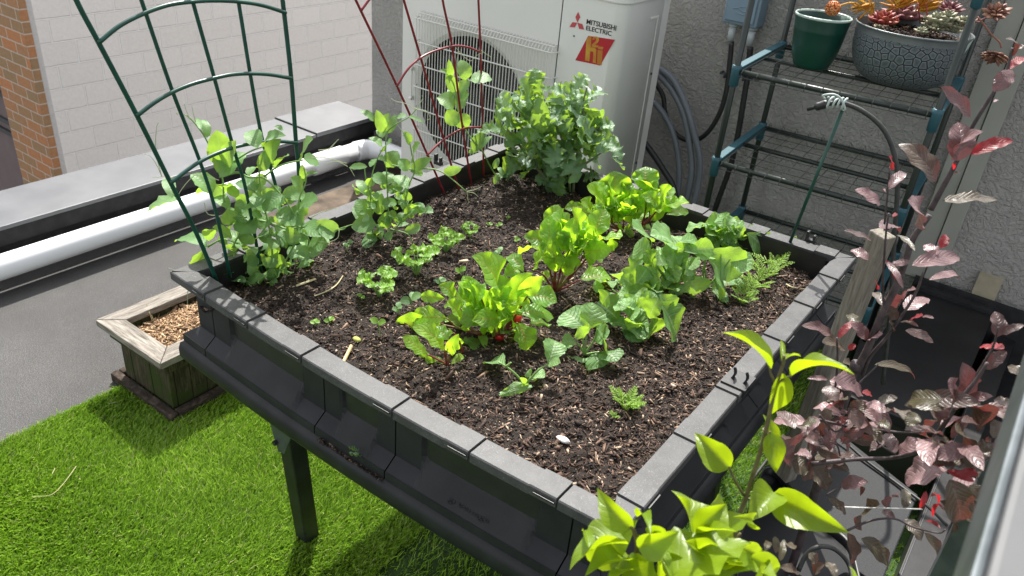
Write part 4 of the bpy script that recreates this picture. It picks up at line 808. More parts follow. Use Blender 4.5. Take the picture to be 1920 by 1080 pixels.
# ---- pea plants
h1, p1 = soil_h(500, 528)
root = plant('pea_plant', p1, 'biggest bushy pea plant, climbing the green wire trellis', 'pea plant', 'pea plants in the raised bed')
g = MB(); kw = dict(ruf=.05, nu=6, nv=9)
leaves(g, Z1, h1, [(415,340,385,150,115),(440,340,478,215,70,'l'),(405,405,548,278,80),(390,380,380,280,50,'l'),(335,195,318,90,42),(300,150,284,95,26),(365,495,248,388,85),(365,492,280,485,42,'l'),(420,520,365,440,60,'l'),(490,515,405,450,60,'l'),(458,572,360,498,60),
 (120,408,150,522,58),(182,528,22,598,74,'l'),(605,250,570,148,85),(640,240,742,172,62),(630,375,655,258,60),(680,330,712,203,80),(700,352,772,288,48,'l'),(740,160,698,133,26),(845,300,905,202,88),(850,308,932,325,62),(852,415,842,338,32),(858,428,915,372,28),(842,475,780,405,66),
 (600,485,462,450,105,'d'),(560,560,695,480,118,'d'),(742,500,636,585,92),(735,497,865,500,70),(825,570,935,535,100),(755,590,850,650,105),(700,600,795,660,90),(855,650,938,712,92),(1040,682,915,640,52,'l'),(930,695,1018,700,74),(880,755,978,772,90),(900,835,948,795,52,'l'),(590,615,465,598,92),(505,625,592,700,112),
 (330,765,165,745,80),(335,775,318,882,112),(345,745,350,672,62),(470,722,358,672,54),(540,775,425,700,52),(540,775,600,748,58,'l'),(530,795,600,802,46,'l'),(700,815,722,885,62),(690,818,676,748,62),(780,840,818,795,62),(560,400,610,345,40,'l'),(590,430,655,400,50,'l'),(640,600,560,560,60),(700,720,770,770,70,'d'),(600,650,660,700,60,'d'),
 (545,970,650,938,58),(540,975,463,1032,42),(575,1005,575,1062,50),(470,960,545,965,46),(660,968,712,992,38),(500,985,428,1002,36),(870,850,905,808,46),(470,870,440,800,60,'d'),(820,880,880,870,50),(760,800,820,830,60),(800,690,870,760,70)], 'pea', .05, 3, **kw)
fill(g, Z1, h1+.02, [(440,560),(700,480),(900,560),(930,760),(880,880),(700,960),(480,1000),(420,860)], 90, .018, .036, .75, 'pea', 5, .05, ruf=.04, nu=4, nv=6)
fill(g, Z1, h1, [(480,860),(780,860),(860,900),(700,960),(560,1010),(470,980)], 26, .012, .026, .75, 'pea', 15, .04, ruf=.04, nu=4, nv=6)
g.build('foliage', L_PEA, root, smooth=True)
g = MB()
for pts in ([(510,1000),(490,880),(478,770),(515,700),(512,640),(432,560),(416,400),(340,220),(282,130),(228,72)], [(640,985),(682,860),(672,700),(640,560),(616,430),(618,330),(640,260)], [(700,970),(800,760),(820,620),(830,510),(862,430),(852,350)], [(500,625),(650,640),(760,680),(850,670),(1040,685),(1082,665)], [(416,400),(500,380),(560,405),(640,410),(725,492),(800,600),(872,720),(880,800)], [(405,405),(470,330),(560,270),(640,240)], [(640,400),(730,340),(850,312)], [(340,775),(420,735),(500,760)], [(470,1000),(560,900),(700,850)], [(600,1000),(560,960),(540,975)]):
    stem(g, Z1, h1, pts, .0022, .0013)
g.build('stem', S_GREEN, root, smooth=True)
g = MB()
for pts in ([(160,410),(110,400),(70,405),(40,408)], [(95,400),(62,330),(30,290),(-5,280)], [(95,400),(62,270),(66,150),(75,118),(90,116)], [(245,95),(205,65),(172,62),(180,72)], [(245,95),(225,50),(215,12)], [(275,110),(262,60),(255,25)], [(400,420),(330,400),(270,395),(200,470),(190,515),(290,518)], [(930,260),(990,250),(1035,202)], [(860,300),(960,300),(1080,330)], [(250,880),(235,1000),(232,1070),(240,1100)], [(250,880),(200,905),(130,888)], [(250,880),(310,880),(340,910),(322,930)], [(320,540),(340,600),(395,610),(420,640)], [(890,620),(960,585),(1030,568)], [(1040,690),(1030,730),(980,750),(930,745)]):
    g = MB(); stem(g, Z1, h1-.03, pts, .0009, .0005, 4, clamp=False); g.build('tendril', S_TENDRIL, root)
h2, p2 = soil_h(712, 450)
root = plant('pea_plant', p2, 'smaller pea plant behind the left rim, between the two trellises', 'pea plant', 'pea plants in the raised bed')
g = MB(); kw = dict(ruf=.04, nu=6, nv=9)
leaves(g, Z2, h2, [(322,432,285,312,54),(326,422,345,332,46),(343,432,384,338,42),(318,455,312,395,48),(272,372,202,318,30),(438,345,380,360,26),(452,345,528,376,18),(315,502,248,452,36,'l'),(330,520,358,472,62),(345,602,394,522,72),(332,602,305,555,50),(455,487,422,422,38),(475,572,492,478,66),(447,622,396,562,54),(458,627,558,555,48),(470,632,528,636,26,'l'),
 (240,602,148,606,30),(252,602,292,562,32,'l'),(332,692,272,640,52),(336,692,345,622,62),(445,712,376,650,64),(245,752,185,665,48),(182,742,172,692,36,'l'),(255,702,266,650,38),(310,792,388,780,48),(292,842,312,738,62),(272,820,250,738,44),(254,862,182,768,88),(244,892,165,808,62),(285,893,158,905,74),(322,912,342,832,62),(300,932,284,966,46),(325,942,362,968,48),
 (290,992,212,985,78),(296,1002,312,1052,62),(432,800,415,738,40),(440,852,478,792,58),(430,872,502,838,56),(490,832,522,786,56),(510,846,572,830,52),(400,902,442,878,42),(425,927,516,898,38,'l'),(625,632,718,608,38,'l'),(300,760,270,735,50),(380,880,350,850,50)], 'pea', .04, 4, **kw)
fill(g, Z2, h2+.01, [(230,700),(420,700),(480,840),(400,920),(260,960),(190,860)], 44, .012, .026, .75, 'pea', 6, .04, ruf=.04, nu=4, nv=6)
g.build('foliage', L_PEA, root, smooth=True); g = MB()
for pts in ([(270,985),(264,900),(256,760),(232,660),(225,602)], [(350,880),(345,800),(338,650),(335,450),(380,390),(450,350),(492,305)], [(420,830),(448,700),(480,620),(465,540),(450,470),(420,440)], [(370,940),(430,850),(500,800)], [(285,895),(350,915),(440,940),(470,985)], [(460,625),(540,610),(625,632),(740,725)], [(256,770),(265,640),(300,540),(335,500)], [(0,950),(90,918),(190,885)], [(480,620),(400,600),(360,590)]): stem(g, Z2, h2, pts, .0018, .0011)
g.build('stem', S_GREEN, root, smooth=True); g = MB()
for pts in ([(140,600),(90,575),(30,580),(-30,560)], [(150,605),(170,640),(175,650)], [(492,305),(520,255),(515,240)], [(490,310),(540,320),(557,355),(540,365)], [(490,310),(430,280),(385,270),(360,255)], [(425,430),(400,400),(385,380)], [(40,520),(65,490),(95,462)], [(745,725),(790,715),(818,700)], [(745,728),(780,735),(802,755)], [(745,728),(748,760),(752,785)]): g = MB(); stem(g, Z2, h2-.02, pts, .0008, .0005, 4, clamp=False); g.build('tendril', S_TENDRIL, root)
h3, p3 = soil_h(937, 345)
root = plant('pea_plant', p3, 'slender pea vine reaching up the red wire trellis before the fan grille', 'pea plant', 'pea plants in the raised bed')
g = MB(); hv_ = h3-.06
leaves(g, Z2, hv_, [(738,162,712,58,64),(760,162,872,158,58),(658,150,652,58,34),(690,222,638,128,48,'l'),(650,132,608,110,20),(700,242,762,168,62),(680,302,596,246,76),(690,306,758,230,78),(690,252,648,208,42),(705,330,636,378,66,'l'),(714,330,742,408,66,'l'),(820,492,752,532,26,'l'),(815,512,872,448,26),(780,522,832,425,56,'d'),(880,612,905,556,28),(905,640,880,690,24),(925,640,900,600,22)], 'pea', .02, 5, ruf=.04, nu=6, nv=9)
g.build('foliage', L_PEA, root, smooth=True); g = MB(); stem(g, Z2, hv_, [(912,690,.06),(862,600,.05),(820,520),(760,450),(730,395),(702,300),(690,240),(668,150),(640,110)], .0022, .0014); g.build('stem', S_GREEN, root, smooth=True)
g = MB()
for pts in ([(690,0),(730,45),(765,65),(790,40),(830,20)], [(815,10),(840,30),(870,48)], [(700,160),(690,90),(700,20)]): g = MB(); stem(g, Z2, hv_, pts, .0008, .0005, 4, clamp=False); g.build('tendril', S_TENDRIL, root)

# ---- kale
hk, pk = soil_h(1075, 362)
root = plant('kale_plant', pk, 'tall leafy grey green kale plant in the back corner beside the red trellis', 'kale')
g = MB(); kw = dict(ruf=.10, nu=8, nv=26, rf=3)
leaves(g, Z3, hk, [(505,205,490,66,115,'k'),(530,265,542,145,75,'lk'),(430,335,400,155,125,'ls'),(530,525,530,262,115,'s'),(445,455,335,345,100,'ds'),(335,430,262,360,110,'lk'),(300,495,112,505,95,'k'),(140,495,52,615,60,'d'),(400,545,285,612,85,'s'),(455,485,385,592,64,'s'),(600,305,745,175,85,'lk'),(560,285,605,205,64,'l'),(700,330,598,258,80,'k'),(770,215,870,118,95,'pk'),(735,255,812,200,84,'ds'),
 (805,335,738,268,62,'ps'),(830,345,935,278,55,'k'),(880,270,1005,248,44,'k'),(725,355,875,435,95,'ps'),(880,350,905,465,115,'ls'),(900,500,1015,478,64,'k'),(865,545,975,650,95,'k'),(1000,605,1105,700,85,'k'),(985,635,865,725,64,'k'),(1035,695,1112,778,64,'d'),(860,705,945,768,54,'pk'),(805,605,705,500,115,'ds'),(770,440,700,480,95,'d'),(645,405,595,350,64,'lk'),(665,605,475,570,125,'k'),(700,695,582,815,95,'s'),
 (745,705,640,645,74,'k'),(565,765,435,640,115,'k'),(505,765,425,835,104,'k'),(655,825,492,850,94,'k'),(625,865,560,975,115,'k'),(725,865,635,828,84,'k'),(790,800,790,1025,125,'ds'),(830,855,945,828,84,'dk'),(815,475,845,590,54,'d'),(690,420,640,350,80,'k'),(760,560,860,520,90,'dk'),(340,700,440,760,80,'dk'),(850,640,950,600,80,'k'),(690,900,700,1000,70,'dk'),(870,470,960,430,70,'k'),(300,600,360,680,80,'dk')], 'kale', .09, 7, **kw)
fill(g, Z3, hk+.03, [(330,330),(560,250),(860,300),(980,500),(950,700),(850,850),(600,880),(400,780),(290,560)], 120, .04, .085, .60, 'kale', 8, .10, ruf=.11, nu=6, nv=26, rf=3)
g.build('foliage', L_KALE, root, smooth=True); g = MB()
for pts in ([(760,960),(775,760),(812,560),(835,440),(835,300),(860,200)], [(700,950),(520,780),(512,600),(520,400),(520,250)], [(740,940),(720,700),(660,500),(560,280)], [(780,760),(870,720),(980,640)], [(720,750),(600,640),(480,580)], [(800,620),(900,520),(960,480)], [(600,860),(450,700),(360,560),(300,490)]): stem(g, Z3, hk, pts, .0042, .002)
g.build('stem', simple('kale_stem', (.12, .16, .09), (.17, .14, .11), .5, 40), root, smooth=True)

# ---- chard
def chard(name, label, z, basepx, lst, pets, fillpoly=None, seed=1, nf=0, kw=None):
    h, p = soil_h(*z.px(*basepx)); root = plant(name, p, label, 'chard', 'chard plants in a row across the bed'); g = MB()
    leaves(g, z, h, lst, 'chard', .05, seed, ruf=.09, nu=8, nv=22, rf=2.6)
    if fillpoly: fill(g, z, h, fillpoly, nf, .038, .07, .44, 'chard', seed+40, .035, 1.1, ruf=.10, nu=6, nv=14, rf=2.6)
    g.build('foliage', L_CHARD, root, smooth=True); g = MB()
    for pts in pets: stem(g, z, h, pts, .0027, .0013, 7)
    g.build('stalks', S_RED, root, smooth=True); return h
hA = chard('chard_plant', 'largest lime green chard with red stalks, nearest the front rim', Z4, (800, 690),
 [(825,360,700,40,205),(700,335,535,288,115),(735,350,662,255,92),(880,420,1135,175,115),(1000,350,1195,195,92,'l'),(1045,165,925,30,88,'d'),(895,200,1005,150,95),(1075,350,1305,400,130,'d'),(1010,350,1085,290,70,'l'),(935,450,1095,410,105,'l'),(985,500,1285,510,110,'d'),(1000,560,1075,792,138),(1105,580,1232,572,105,'d'),(862,650,990,778,95,'d'),
  (745,560,545,500,130),(600,560,828,485,110,'l'),(560,540,458,395,105),(545,645,450,520,104),(505,365,395,268,95,'d'),(435,372,238,352,64,'l'),(655,442,415,400,95),(500,335,585,405,64,'d'),(445,525,165,520,120,'l'),(400,572,45,680,118,'l'),(620,625,575,565,44,'l'),(862,605,825,395,115),(885,585,925,395,95),(745,605,695,395,105),(740,700,772,555,74),(690,715,640,1028,145,'d'),(700,745,745,785,52),(800,700,825,752,52),(960,600,880,480,80)],
 [[(850,690),(850,600),(822,350)], [(850,690),(880,560),(890,420)], [(850,690),(930,560),(990,500)], [(850,690),(930,600),(1000,560)], [(850,690),(760,480),(700,335)], [(720,720),(600,620),(400,572)], [(720,720),(620,600),(560,540)], [(720,720),(740,640),(745,560)], [(720,720),(695,690),(690,715)], [(850,690),(1000,480),(1075,350)], [(720,720),(540,600),(445,525)], [(850,690),(980,590),(1105,580)], [(720,720),(720,600),(710,480)]],
 [(640,420),(1000,400),(980,600),(760,680),(640,600)], 2, 22)
chard('chard_plant', 'small young chard just left of the largest chard', Z4, (450, 905),
 [(292,805,97,675,88),(425,775,205,585,115),(462,695,335,595,84,'d'),(475,805,532,660,64,'l'),(362,862,202,825,64,'l'),(425,882,328,932,38),(322,912,183,946,26),(478,885,578,808,48),(500,640,460,655,50),(540,770,500,670,60)],
 [[(450,905),(400,860),(292,805)], [(450,905),(440,840),(425,775)], [(450,905),(465,850),(475,805)], [(450,905),(410,870),(362,862)], [(450,905),(440,800),(462,695)], [(450,905),(470,890),(480,885)], [(570,790),(550,720),(500,640)]], None, 3)
chard('chard_plant', 'middle chard with tall dark red stalks, behind the largest chard', Z5, (340, 1035),
 [(342,868,318,640,108,'l'),(168,860,285,680,90,'l'),(290,820,235,755,75),(285,645,90,600,95,'d'),(232,705,52,722,66,'l'),(385,645,255,535,95),(395,565,405,470,66),(525,565,458,375,105),(555,685,548,555,95,'l'),(452,745,438,605,105,'d'),(612,635,612,525,64,'l'),(682,625,835,600,104,'l'),(742,672,825,650,64,'l'),(590,695,735,680,88),(500,745,562,685,92),(542,645,458,600,64),(400,885,515,768,88,'l'),(600,835,602,728,72),(530,930,775,905,108),(252,965,302,880,64,'d'),(330,700,260,640,70),(430,660,380,560,80),(640,640,580,560,70)],
 [[(335,1035),(325,950),(342,868)], [(345,1035),(380,950),(400,885)], [(350,1040),(430,985),(530,930)], [(340,1035),(420,880),(452,745)], [(350,1035),(450,900),(555,760)], [(335,1030),(300,880),(290,820)], [(335,1035),(340,850),(385,645)], [(345,1035),(480,860),(590,695)], [(340,1035),(400,800),(525,565)], [(320,1030),(250,900),(168,860)], [(350,1035),(520,840),(682,640)]],
 [(260,560),(680,560),(600,780),(320,780)], 4, 26)
chard('chard_plant', 'farthest chard, broad and crinkled, near the back rim beside the kale', Z5, (900, 580),
 [(800,350,800,85,200,'d'),(1045,250,1040,45,160,'d'),(745,380,570,208,120),(560,360,405,385,66,'d'),(645,435,498,388,105,'l'),(745,530,632,378,115,'l'),(835,435,822,318,95,'l'),(925,345,905,235,90,'l'),(865,440,870,345,74,'d'),(985,375,925,268,104,'l'),(1065,310,995,150,108,'l'),(1180,305,1148,205,94,'l'),(1210,305,1255,218,48),(1045,365,1135,298,84,'l'),(868,465,1005,388,94,'l'),(918,505,1055,378,94),(1085,425,1380,335,128,'l'),(1200,425,1372,405,64,'d'),(1130,385,1235,328,80,'l'),(1020,525,1105,565,84,'d'),(1085,492,1138,538,32),(820,485,778,398,74,'l'),(860,565,905,628,95,'d'),(830,685,922,748,50,'d'),(700,420,760,300,80),(940,430,880,380,80,'l')],
 [[(850,600),(780,480),(800,350)], [(850,600),(760,560),(745,530)], [(850,600),(680,480),(645,435)], [(850,600),(760,470),(745,380)], [(1000,540),(1040,400),(1045,250)], [(1000,540),(1060,460),(1085,425)], [(850,600),(870,520),(868,465)], [(1000,540),(960,460),(985,375)], [(1000,540),(1100,430),(1180,305)]],
 [(560,400),(760,260),(1150,280),(1200,400),(1000,500),(760,540)], 5, 32)
for u, v_, r_, lab in ((967, 598, .011, 'round red radish shoulder showing beneath the largest chard'), (936, 633, .009, 'dark red root crown at the foot of the largest chard'), (1262, 528, .008, 'small red radish top among the big radish leaves')):
    hq, pq = soil_h(u, v_+4); c = pq+V(0, 0, .004); g = MB(); g.grid(lambda a, b: tuple(c+V(r_*math.cos(6.283*a)*math.sin(3.14*b), r_*math.sin(6.283*a)*math.sin(3.14*b), r_*1.1*math.cos(3.14*b)+.004)), 16, 10)
    tag(g.build('radish_root', bpy.data.materials.get('radish_red') or simple('radish_red', (.55, .02, .02), (.65, .04, .03), .3, 30), smooth=True), lab, 'radish')

# ---- radishes
def radish(label, z, basepx, lst, pets, seed=1, fp=None, nf=0, cat='radish plant', grp='radish plants in a row'):
    h, p = soil_h(*z.px(*basepx)); root = plant('radish_plant', p, label, cat, grp); g = MB()
    leaves(g, z, h, lst, 'radish', .045, seed, ruf=.045, nu=8, nv=22, rf=2.2)
    if fp: fill(g, z, h, fp, nf, .03, .055, .5, 'radish', seed+70, .035, .5, ruf=.06, nu=6, nv=14)
    g.build('foliage', L_RADISH, root, smooth=True); g = MB()
    for pts in pets: stem(g, z, h, pts, .0022, .0013)
    g.build('stem', S_GREEN, root, smooth=True)
radish('radish plant with a hole bitten leaf drooping at its foot', Z6, (190, 840),
 [(192,690,75,600,118),(200,700,235,545,95,'l'),(150,765,68,768,60),(265,690,290,795,140),(182,850,150,1042,112,'p'),(228,832,282,995,125,'d'),(292,820,372,875,95,'d'),(250,760,330,700,80),(190,740,160,680,60,'l')],
 [[(190,840),(185,770),(192,690)], [(190,840),(200,780),(200,700)], [(190,840),(170,790),(150,765)], [(190,840),(240,760),(265,690)], [(190,840),(182,845),(182,850)], [(195,840),(250,820),(292,820)]], 11)
radish('radish plant with one long grey green leaf hanging toward the right rim', Z6, (440, 730),
 [(385,650,262,545,128,'d'),(392,672,555,692,122,'p'),(378,765,520,762,84,'d'),(472,575,600,560,108,'p'),(600,540,675,768,135,'d'),(560,620,550,782,104,'d'),(452,575,358,582,54,'l'),(600,500,682,595,84),(290,560,330,500,80,'d'),(430,640,500,600,80),(420,600,400,540,60,'l')],
 [[(440,730),(420,690),(385,650)], [(440,730),(410,690),(392,672)], [(440,730),(400,750),(378,765)], [(440,730),(450,640),(472,575)], [(440,730),(520,600),(600,530)], [(440,730),(510,650),(560,610)]], 12, [(330,560),(560,560),(540,700),(380,720)], 14)
radish('low curly radish plant between the two rows of bigger radishes', Z6, (430, 530),
 [(485,450,402,362,80,'l'),(470,455,555,432,66),(345,475,272,458,74,'l'),(302,465,228,525,52),(385,425,358,392,44,'l'),(555,490,605,425,84,'l'),(620,475,702,492,78,'l'),(485,505,398,488,64),(520,500,560,420,70,'l'),(350,500,300,560,60),(640,470,620,430,60,'l')],
 [[(430,540),(460,490),(485,450)], [(430,540),(380,500),(345,475)], [(430,540),(500,510),(555,490)], [(430,540),(380,470),(370,430)], [(430,540),(560,500),(620,475)]], 13, [(380,430),(680,430),(640,540),(420,540)], 24)
radish('large radish plant in the middle of its row with broad pale leaves', Z6, (670, 480),
 [(535,290,590,435,138,'p'),(440,395,520,300,74),(560,280,465,235,84,'l'),(560,215,448,145,105),(692,258,572,165,128),(682,258,765,195,74,'l'),(740,268,875,300,95,'p'),(720,205,835,240,85),(690,335,792,385,96,'p'),(765,395,805,502,138,'p'),(740,470,695,568,118,'d'),(782,330,825,352,54,'l'),(600,330,660,280,80,'l'),(640,240,600,190,70),(560,330,520,270,70)],
 [[(670,480),(600,360),(535,290)], [(670,480),(620,340),(560,280)], [(670,480),(660,350),(692,258)], [(670,480),(720,350),(740,268)], [(670,480),(680,400),(690,335)], [(670,480),(720,420),(765,395)], [(670,480),(560,300),(560,215)], [(670,480),(560,450),(440,395)]], 14, [(560,260),(780,280),(740,440),(600,440)], 22)
radish('radish plant whose two dark round leaves lie beside the carrots', Z6, (860, 470),
 [(860,300,930,480,158,'d'),(870,255,1072,385,128,'l'),(990,310,1112,352,84),(885,500,925,642,145),(900,488,1008,592,98,'d'),(840,450,800,420,60),(760,255,900,250,80,'l')],
 [[(860,480),(840,380),(860,300)], [(860,480),(850,340),(870,255)], [(860,480),(940,380),(990,310)], [(860,480),(880,485),(890,500)]], 15)
radish('farthest radish plant, bright and lobed, by the back right rim', Z6, (960, 260),
 [(862,115,752,160,78,'l'),(850,115,945,98,66,'l'),(950,120,945,55,54),(930,195,868,168,74,'l'),(960,185,1052,148,64,'l'),(1065,180,1135,155,60,'l'),(1080,165,1192,295,118,'d'),(1060,225,1104,275,64,'d'),(900,235,1002,200,64,'l'),(940,150,880,90,70,'l'),(1000,170,940,120,70,'l'),(1000,230,1060,250,60)],
 [[(960,265),(900,190),(862,115)], [(960,265),(950,190),(950,120)], [(960,265),(1000,210),(1060,180)], [(960,265),(1020,190),(1080,165)]], 16, [(860,130),(1080,140),(1060,240),(900,240)], 26)
radish('sparse young radish seedling lying open on the bare soil at the front', Z4, (1060, 1062),
 [(905,900,760,1045,118),(960,1030,965,1290,190),(1095,1000,1208,975,72,'l'),(1100,985,1080,930,50,'l'),(1235,885,1300,690,140),(1240,885,1345,880,56,'l'),(1050,1050,1040,985,40)],
 [[(1060,1062),(980,960),(905,900),(850,870)], [(1060,1062),(1000,1040),(960,1030)], [(1060,1062),(1150,940),(1235,885)], [(910,900),(950,870)], [(1060,1060),(1100,985)]], 17)

# ---- celery, seedlings, carrots
def celery(u, v_, hh, label, seed, k=9):
    h, p = soil_h(u, v_); root = plant('celery_plant', p, label, 'celery', 'young celery plants'); rg = random.Random(seed); g = MB(); s = MB()
    for i in range(k):
        an = 2*math.pi*i/k+rg.uniform(-.4, .4); ln = hh*rg.uniform(.75, 1.1); tl = rg.uniform(.25, .75)
        q = p+V(math.cos(an)*ln*tl, math.sin(an)*ln*tl, ln*(1-.25*tl)); s.tube(smoothpath([p+V(0, 0, -.003), p+(q-p)*.5+V(0, 0, ln*.1), q], 3), .0013, 5)
        for j in range(3):
            a2 = an+(j-1)*1.1+rg.uniform(-.2, .2); L = hh*rg.uniform(.34, .46); d = V(math.cos(a2), math.sin(a2), rg.uniform(-.1, .5)); add_leaf(g, q, q+nrm(d)*L, L*1.15, 'fan', roll=rg.uniform(-.4, .4), cup=.25, bend=.1, ruf=.12, tint=rg.random(), nu=6, nv=9)
    g.build('foliage', L_CELERY, root, smooth=True); s.build('stem', S_GREEN, root, smooth=True)
celery(710, 556, .045, 'nearest young celery plant left of the largest chard', 1, 11); celery(781, 516, .050, 'fullest young celery plant, second from the front', 2, 13); celery(836, 473, .042, 'third young celery plant, right behind the fullest one', 3, 10); celery(881, 446, .030, 'smallest young celery plant, farthest in the row', 4, 6)
def seedling(u, v_, hh, L, label, seed, mat=L_PEA, k=2):
    h, p = soil_h(u, v_); root = plant('seedling', p, label, 'seedling', 'seedlings scattered in the bed'); rg = random.Random(seed); g = MB(); s = MB(); top = p+V(rg.uniform(-.2, .2)*hh, rg.uniform(-.2, .2)*hh, hh)
    s.tube([p+V(0, 0, -.003), p+(top-p)*.5+V(.001, 0, 0), top], .0009, 5)
    for i in range(k):
        an = i*2*math.pi/k+rg.uniform(-.5, .5); q = top if i < 2 else p+(top-p)*rg.uniform(.4, .8); add_leaf(g, q, q+V(math.cos(an)*L, math.sin(an)*L, rg.uniform(0, .6)*L), L*.66, 'pea', roll=rg.uniform(-.3, .3), cup=.15, bend=.1, ruf=.03, tint=rg.random(), nu=4, nv=6)
    g.build('foliage', mat, root, smooth=True); s.build('stem', S_GREEN, root)
for i, (u, v_, hh, L, lab, mt, k) in enumerate(((713, 633, .030, .016, 'seedling on a dark stem between the peg and the chard', L_CELERY, 2), (772, 582, .028, .022, 'tallest seedling with pale heart shaped leaves near the chard', L_PEA, 3), (748, 593, .018, .014, 'seedling with two round pale leaves', L_PEA, 3), (650, 473, .026, .012, 'upright seedling right of the biggest pea plant', L_PEA, 7),
    (590, 610, .008, .010, 'left of two tiny lime sprouts near the front rim', L_CELERY, 3), (618, 607, .009, .011, 'right of two tiny lime sprouts near the front rim', L_CELERY, 3), (930, 488, .020, .015, 'pale tufted seedling behind the largest chard', L_PEA, 5), (863, 518, .013, .013, 'little seedling left of the largest chard top', L_CELERY, 4), (825, 535, .010, .014, 'seedling with white backed leaves beside the fullest celery', L_PEA, 3),
    (678, 563, .008, .010, 'tiny thin sprout left of the nearest celery', L_CELERY, 2), (917, 424, .006, .009, 'tiny sprout right of the smallest celery', L_CELERY, 3), (935, 425, .006, .010, 'flat tiny sprout beyond the smallest celery', L_CELERY, 3), (952, 411, .005, .008, 'farthest tiny sprout near the kale', L_CELERY, 3), (1033, 415, .012, .016, 'pale seedling left of the farthest chard', L_PEA, 3), (970, 457, .012, .010, 'thin seedling left of the middle chard', L_CELERY, 3), (935, 345, .028, .014, 'bunch of small stems at the foot of the kale', L_PEA, 8), (948, 338, .020, .014, 'second small bunch at the foot of the kale', L_PEA, 7))):
    seedling(u, v_, hh, L, lab, 100+i, mt, k)
def carrot(u, v_, hh, label, seed, k=7):
    h, p = soil_h(u, v_); root = plant('carrot_plant', p, label, 'carrot', 'carrot plants along the right rim'); rg = random.Random(seed); g = MB()
    for i in range(k):
        an = 2*math.pi*i/k+rg.uniform(-.4, .4); ln = hh*rg.uniform(.7, 1.15); tl = rg.uniform(.3, .9); dr = nrm((math.cos(an)*tl, math.sin(an)*tl, 1-.4*tl)); pts = [p+dr*ln*t_+V(0, 0, -.25*ln*tl*t_*t_) for t_ in np.linspace(0, 1, 6)]; g.tube(pts, [.0010]*5+[.0005], 4, tint=.4)
        for t_ in np.linspace(.35, 1, 7):
            c = p+dr*ln*t_+V(0, 0, -.25*ln*tl*t_*t_); sd = nrm(np.cross(dr, (0, 0, 1)))
            for sg in (-1, 1):
                L = ln*.34*(1.25-t_); d = nrm(sd*sg+dr*.7+V(0, 0, rg.uniform(-.3, .3))); q = c+d*L; add_leaf(g, c, q, .0024, 'oval', cup=0, bend=.1, ruf=0, tint=rg.random(), nu=2, nv=3)
                for f_ in (.35, .65): e = c+d*L*f_; add_leaf(g, e, e+nrm(d+sd*rg.choice((-1, 1))*.9+dr*.4)*L*.45, .0022, 'oval', cup=0, bend=.05, ruf=0, tint=rg.random(), nu=2, nv=3)
    g.build('foliage', L_CARROT, root)
for i, (u, v_, hh, lab, k) in enumerate(((1480, 487, .065, 'farthest carrot, at the foot of the green rod', 9), (1452, 505, .060, 'feathery carrot second from the green rod', 9), (1432, 523, .060, 'feathery carrot third from the green rod', 8), (1415, 540, .056, 'feathery carrot fourth from the green rod', 8), (1392, 570, .060, 'nearest carrot of the row, beside the dark radish leaves', 9), (1172, 768, .050, 'lone carrot tuft on the bare soil at the front', 8), (1183, 765, .030, 'low carrot tuft just right of the lone front tuft', 6), (1150, 782, .014, 'tiny yellow carrot sprout left of the lone front tuft', 5))): carrot(u, v_, hh, lab, 200+i, k)
# moss tuft on the rail
pm = at(668, 852, 'y', .716); root = plant('weed_tuft', pm, 'little green weed growing out of a slot in the front rail', 'weed'); g = MB(); rg = random.Random(5)
for i in range(22): q = pm+V(rg.uniform(-.012, .012), rg.uniform(-.006, .004), rg.uniform(-.004, .014)); add_leaf(g, q, q+V(rg.uniform(-.006, .006), rg.uniform(-.006, 0), rg.uniform(0, .007)), .005, 'oval', tint=rg.random(), nu=3, nv=4)
g.build('foliage', L_KALE, root)
tag(chips('rail_crumbs', 220, lambda rg: (lambda x: (x, YF-.018*math.sin(math.pi*min(1, max(0, (x-XL)/(XR-XL))))+rg.uniform(-.002, .006)))(rg.uniform(-.86, -.70)), M_CHIP, .002, .006, 19, lambda x, y: .6385, (1.2, 3)), 'crumbs of soil caught on the front rail of the bed', 'soil crumbs', kind='stuff')

# ---- lilac in the foreground
def lilac(label, h, stems, rows, fp, nf, seed):
    p = ptd(*stems[0][0].px(*stems[0][1][0]), h); root = plant('lilac_shrub', (p[0], p[1], 0), label, 'lilac', 'young lilacs in the foreground'); g = MB()
    for z, lst in rows: leaves(g, z, h, lst, 'lilac', .05, seed, ruf=.05, cup=.62, nu=8, nv=16, rf=1.3)
    if nf: fill(g, fp[0], h, fp[1], nf, .055, .085, .62, 'lilac', seed+9, .05, .5, ruf=.05, nu=6, nv=12)
    g.build('foliage', L_LILAC, root, smooth=True); g = MB()
    for z, pts, r0, r1 in stems: stem(g, z, h, pts, r0, r1, 8, clamp=False)
    g.build('stem', S_TWIG, root, smooth=True)
lilac('tall lime green lilac shoot in front of the right rim of the bed', .66,
 [(LB, [(20,1300),(60,950),(80,830),(112,740),(180,520),(220,340),(236,270),(265,190),(270,150)], .0034, .0016), (LB, [(236,270),(215,230),(208,195)], .0014, .0011), (LB, [(240,265),(270,245),(302,236)], .0014, .0011), (LB, [(110,755),(170,750),(225,740)], .0013, .0011), (LB, [(100,740),(60,670),(38,618)], .0014, .0011), (LB, [(180,510),(200,490),(212,470)], .0012, .001)],
 [(LB, [(212,205,2,58,84,'l',0,.02),(300,237,565,222,84,'l',0,-.03),(265,182,254,92,26),(275,168,342,152,32,'l'),(262,225,218,388,112,'',0,.01),(212,475,236,645,110,'',0,-.02),(230,520,178,398,60,'',0,.02),(40,622,-110,475,130,'l',0,.03),(225,725,118,845,175,'',0,-.04),(222,745,545,898,160,'l',0,-.05)])], None, 0, 21)
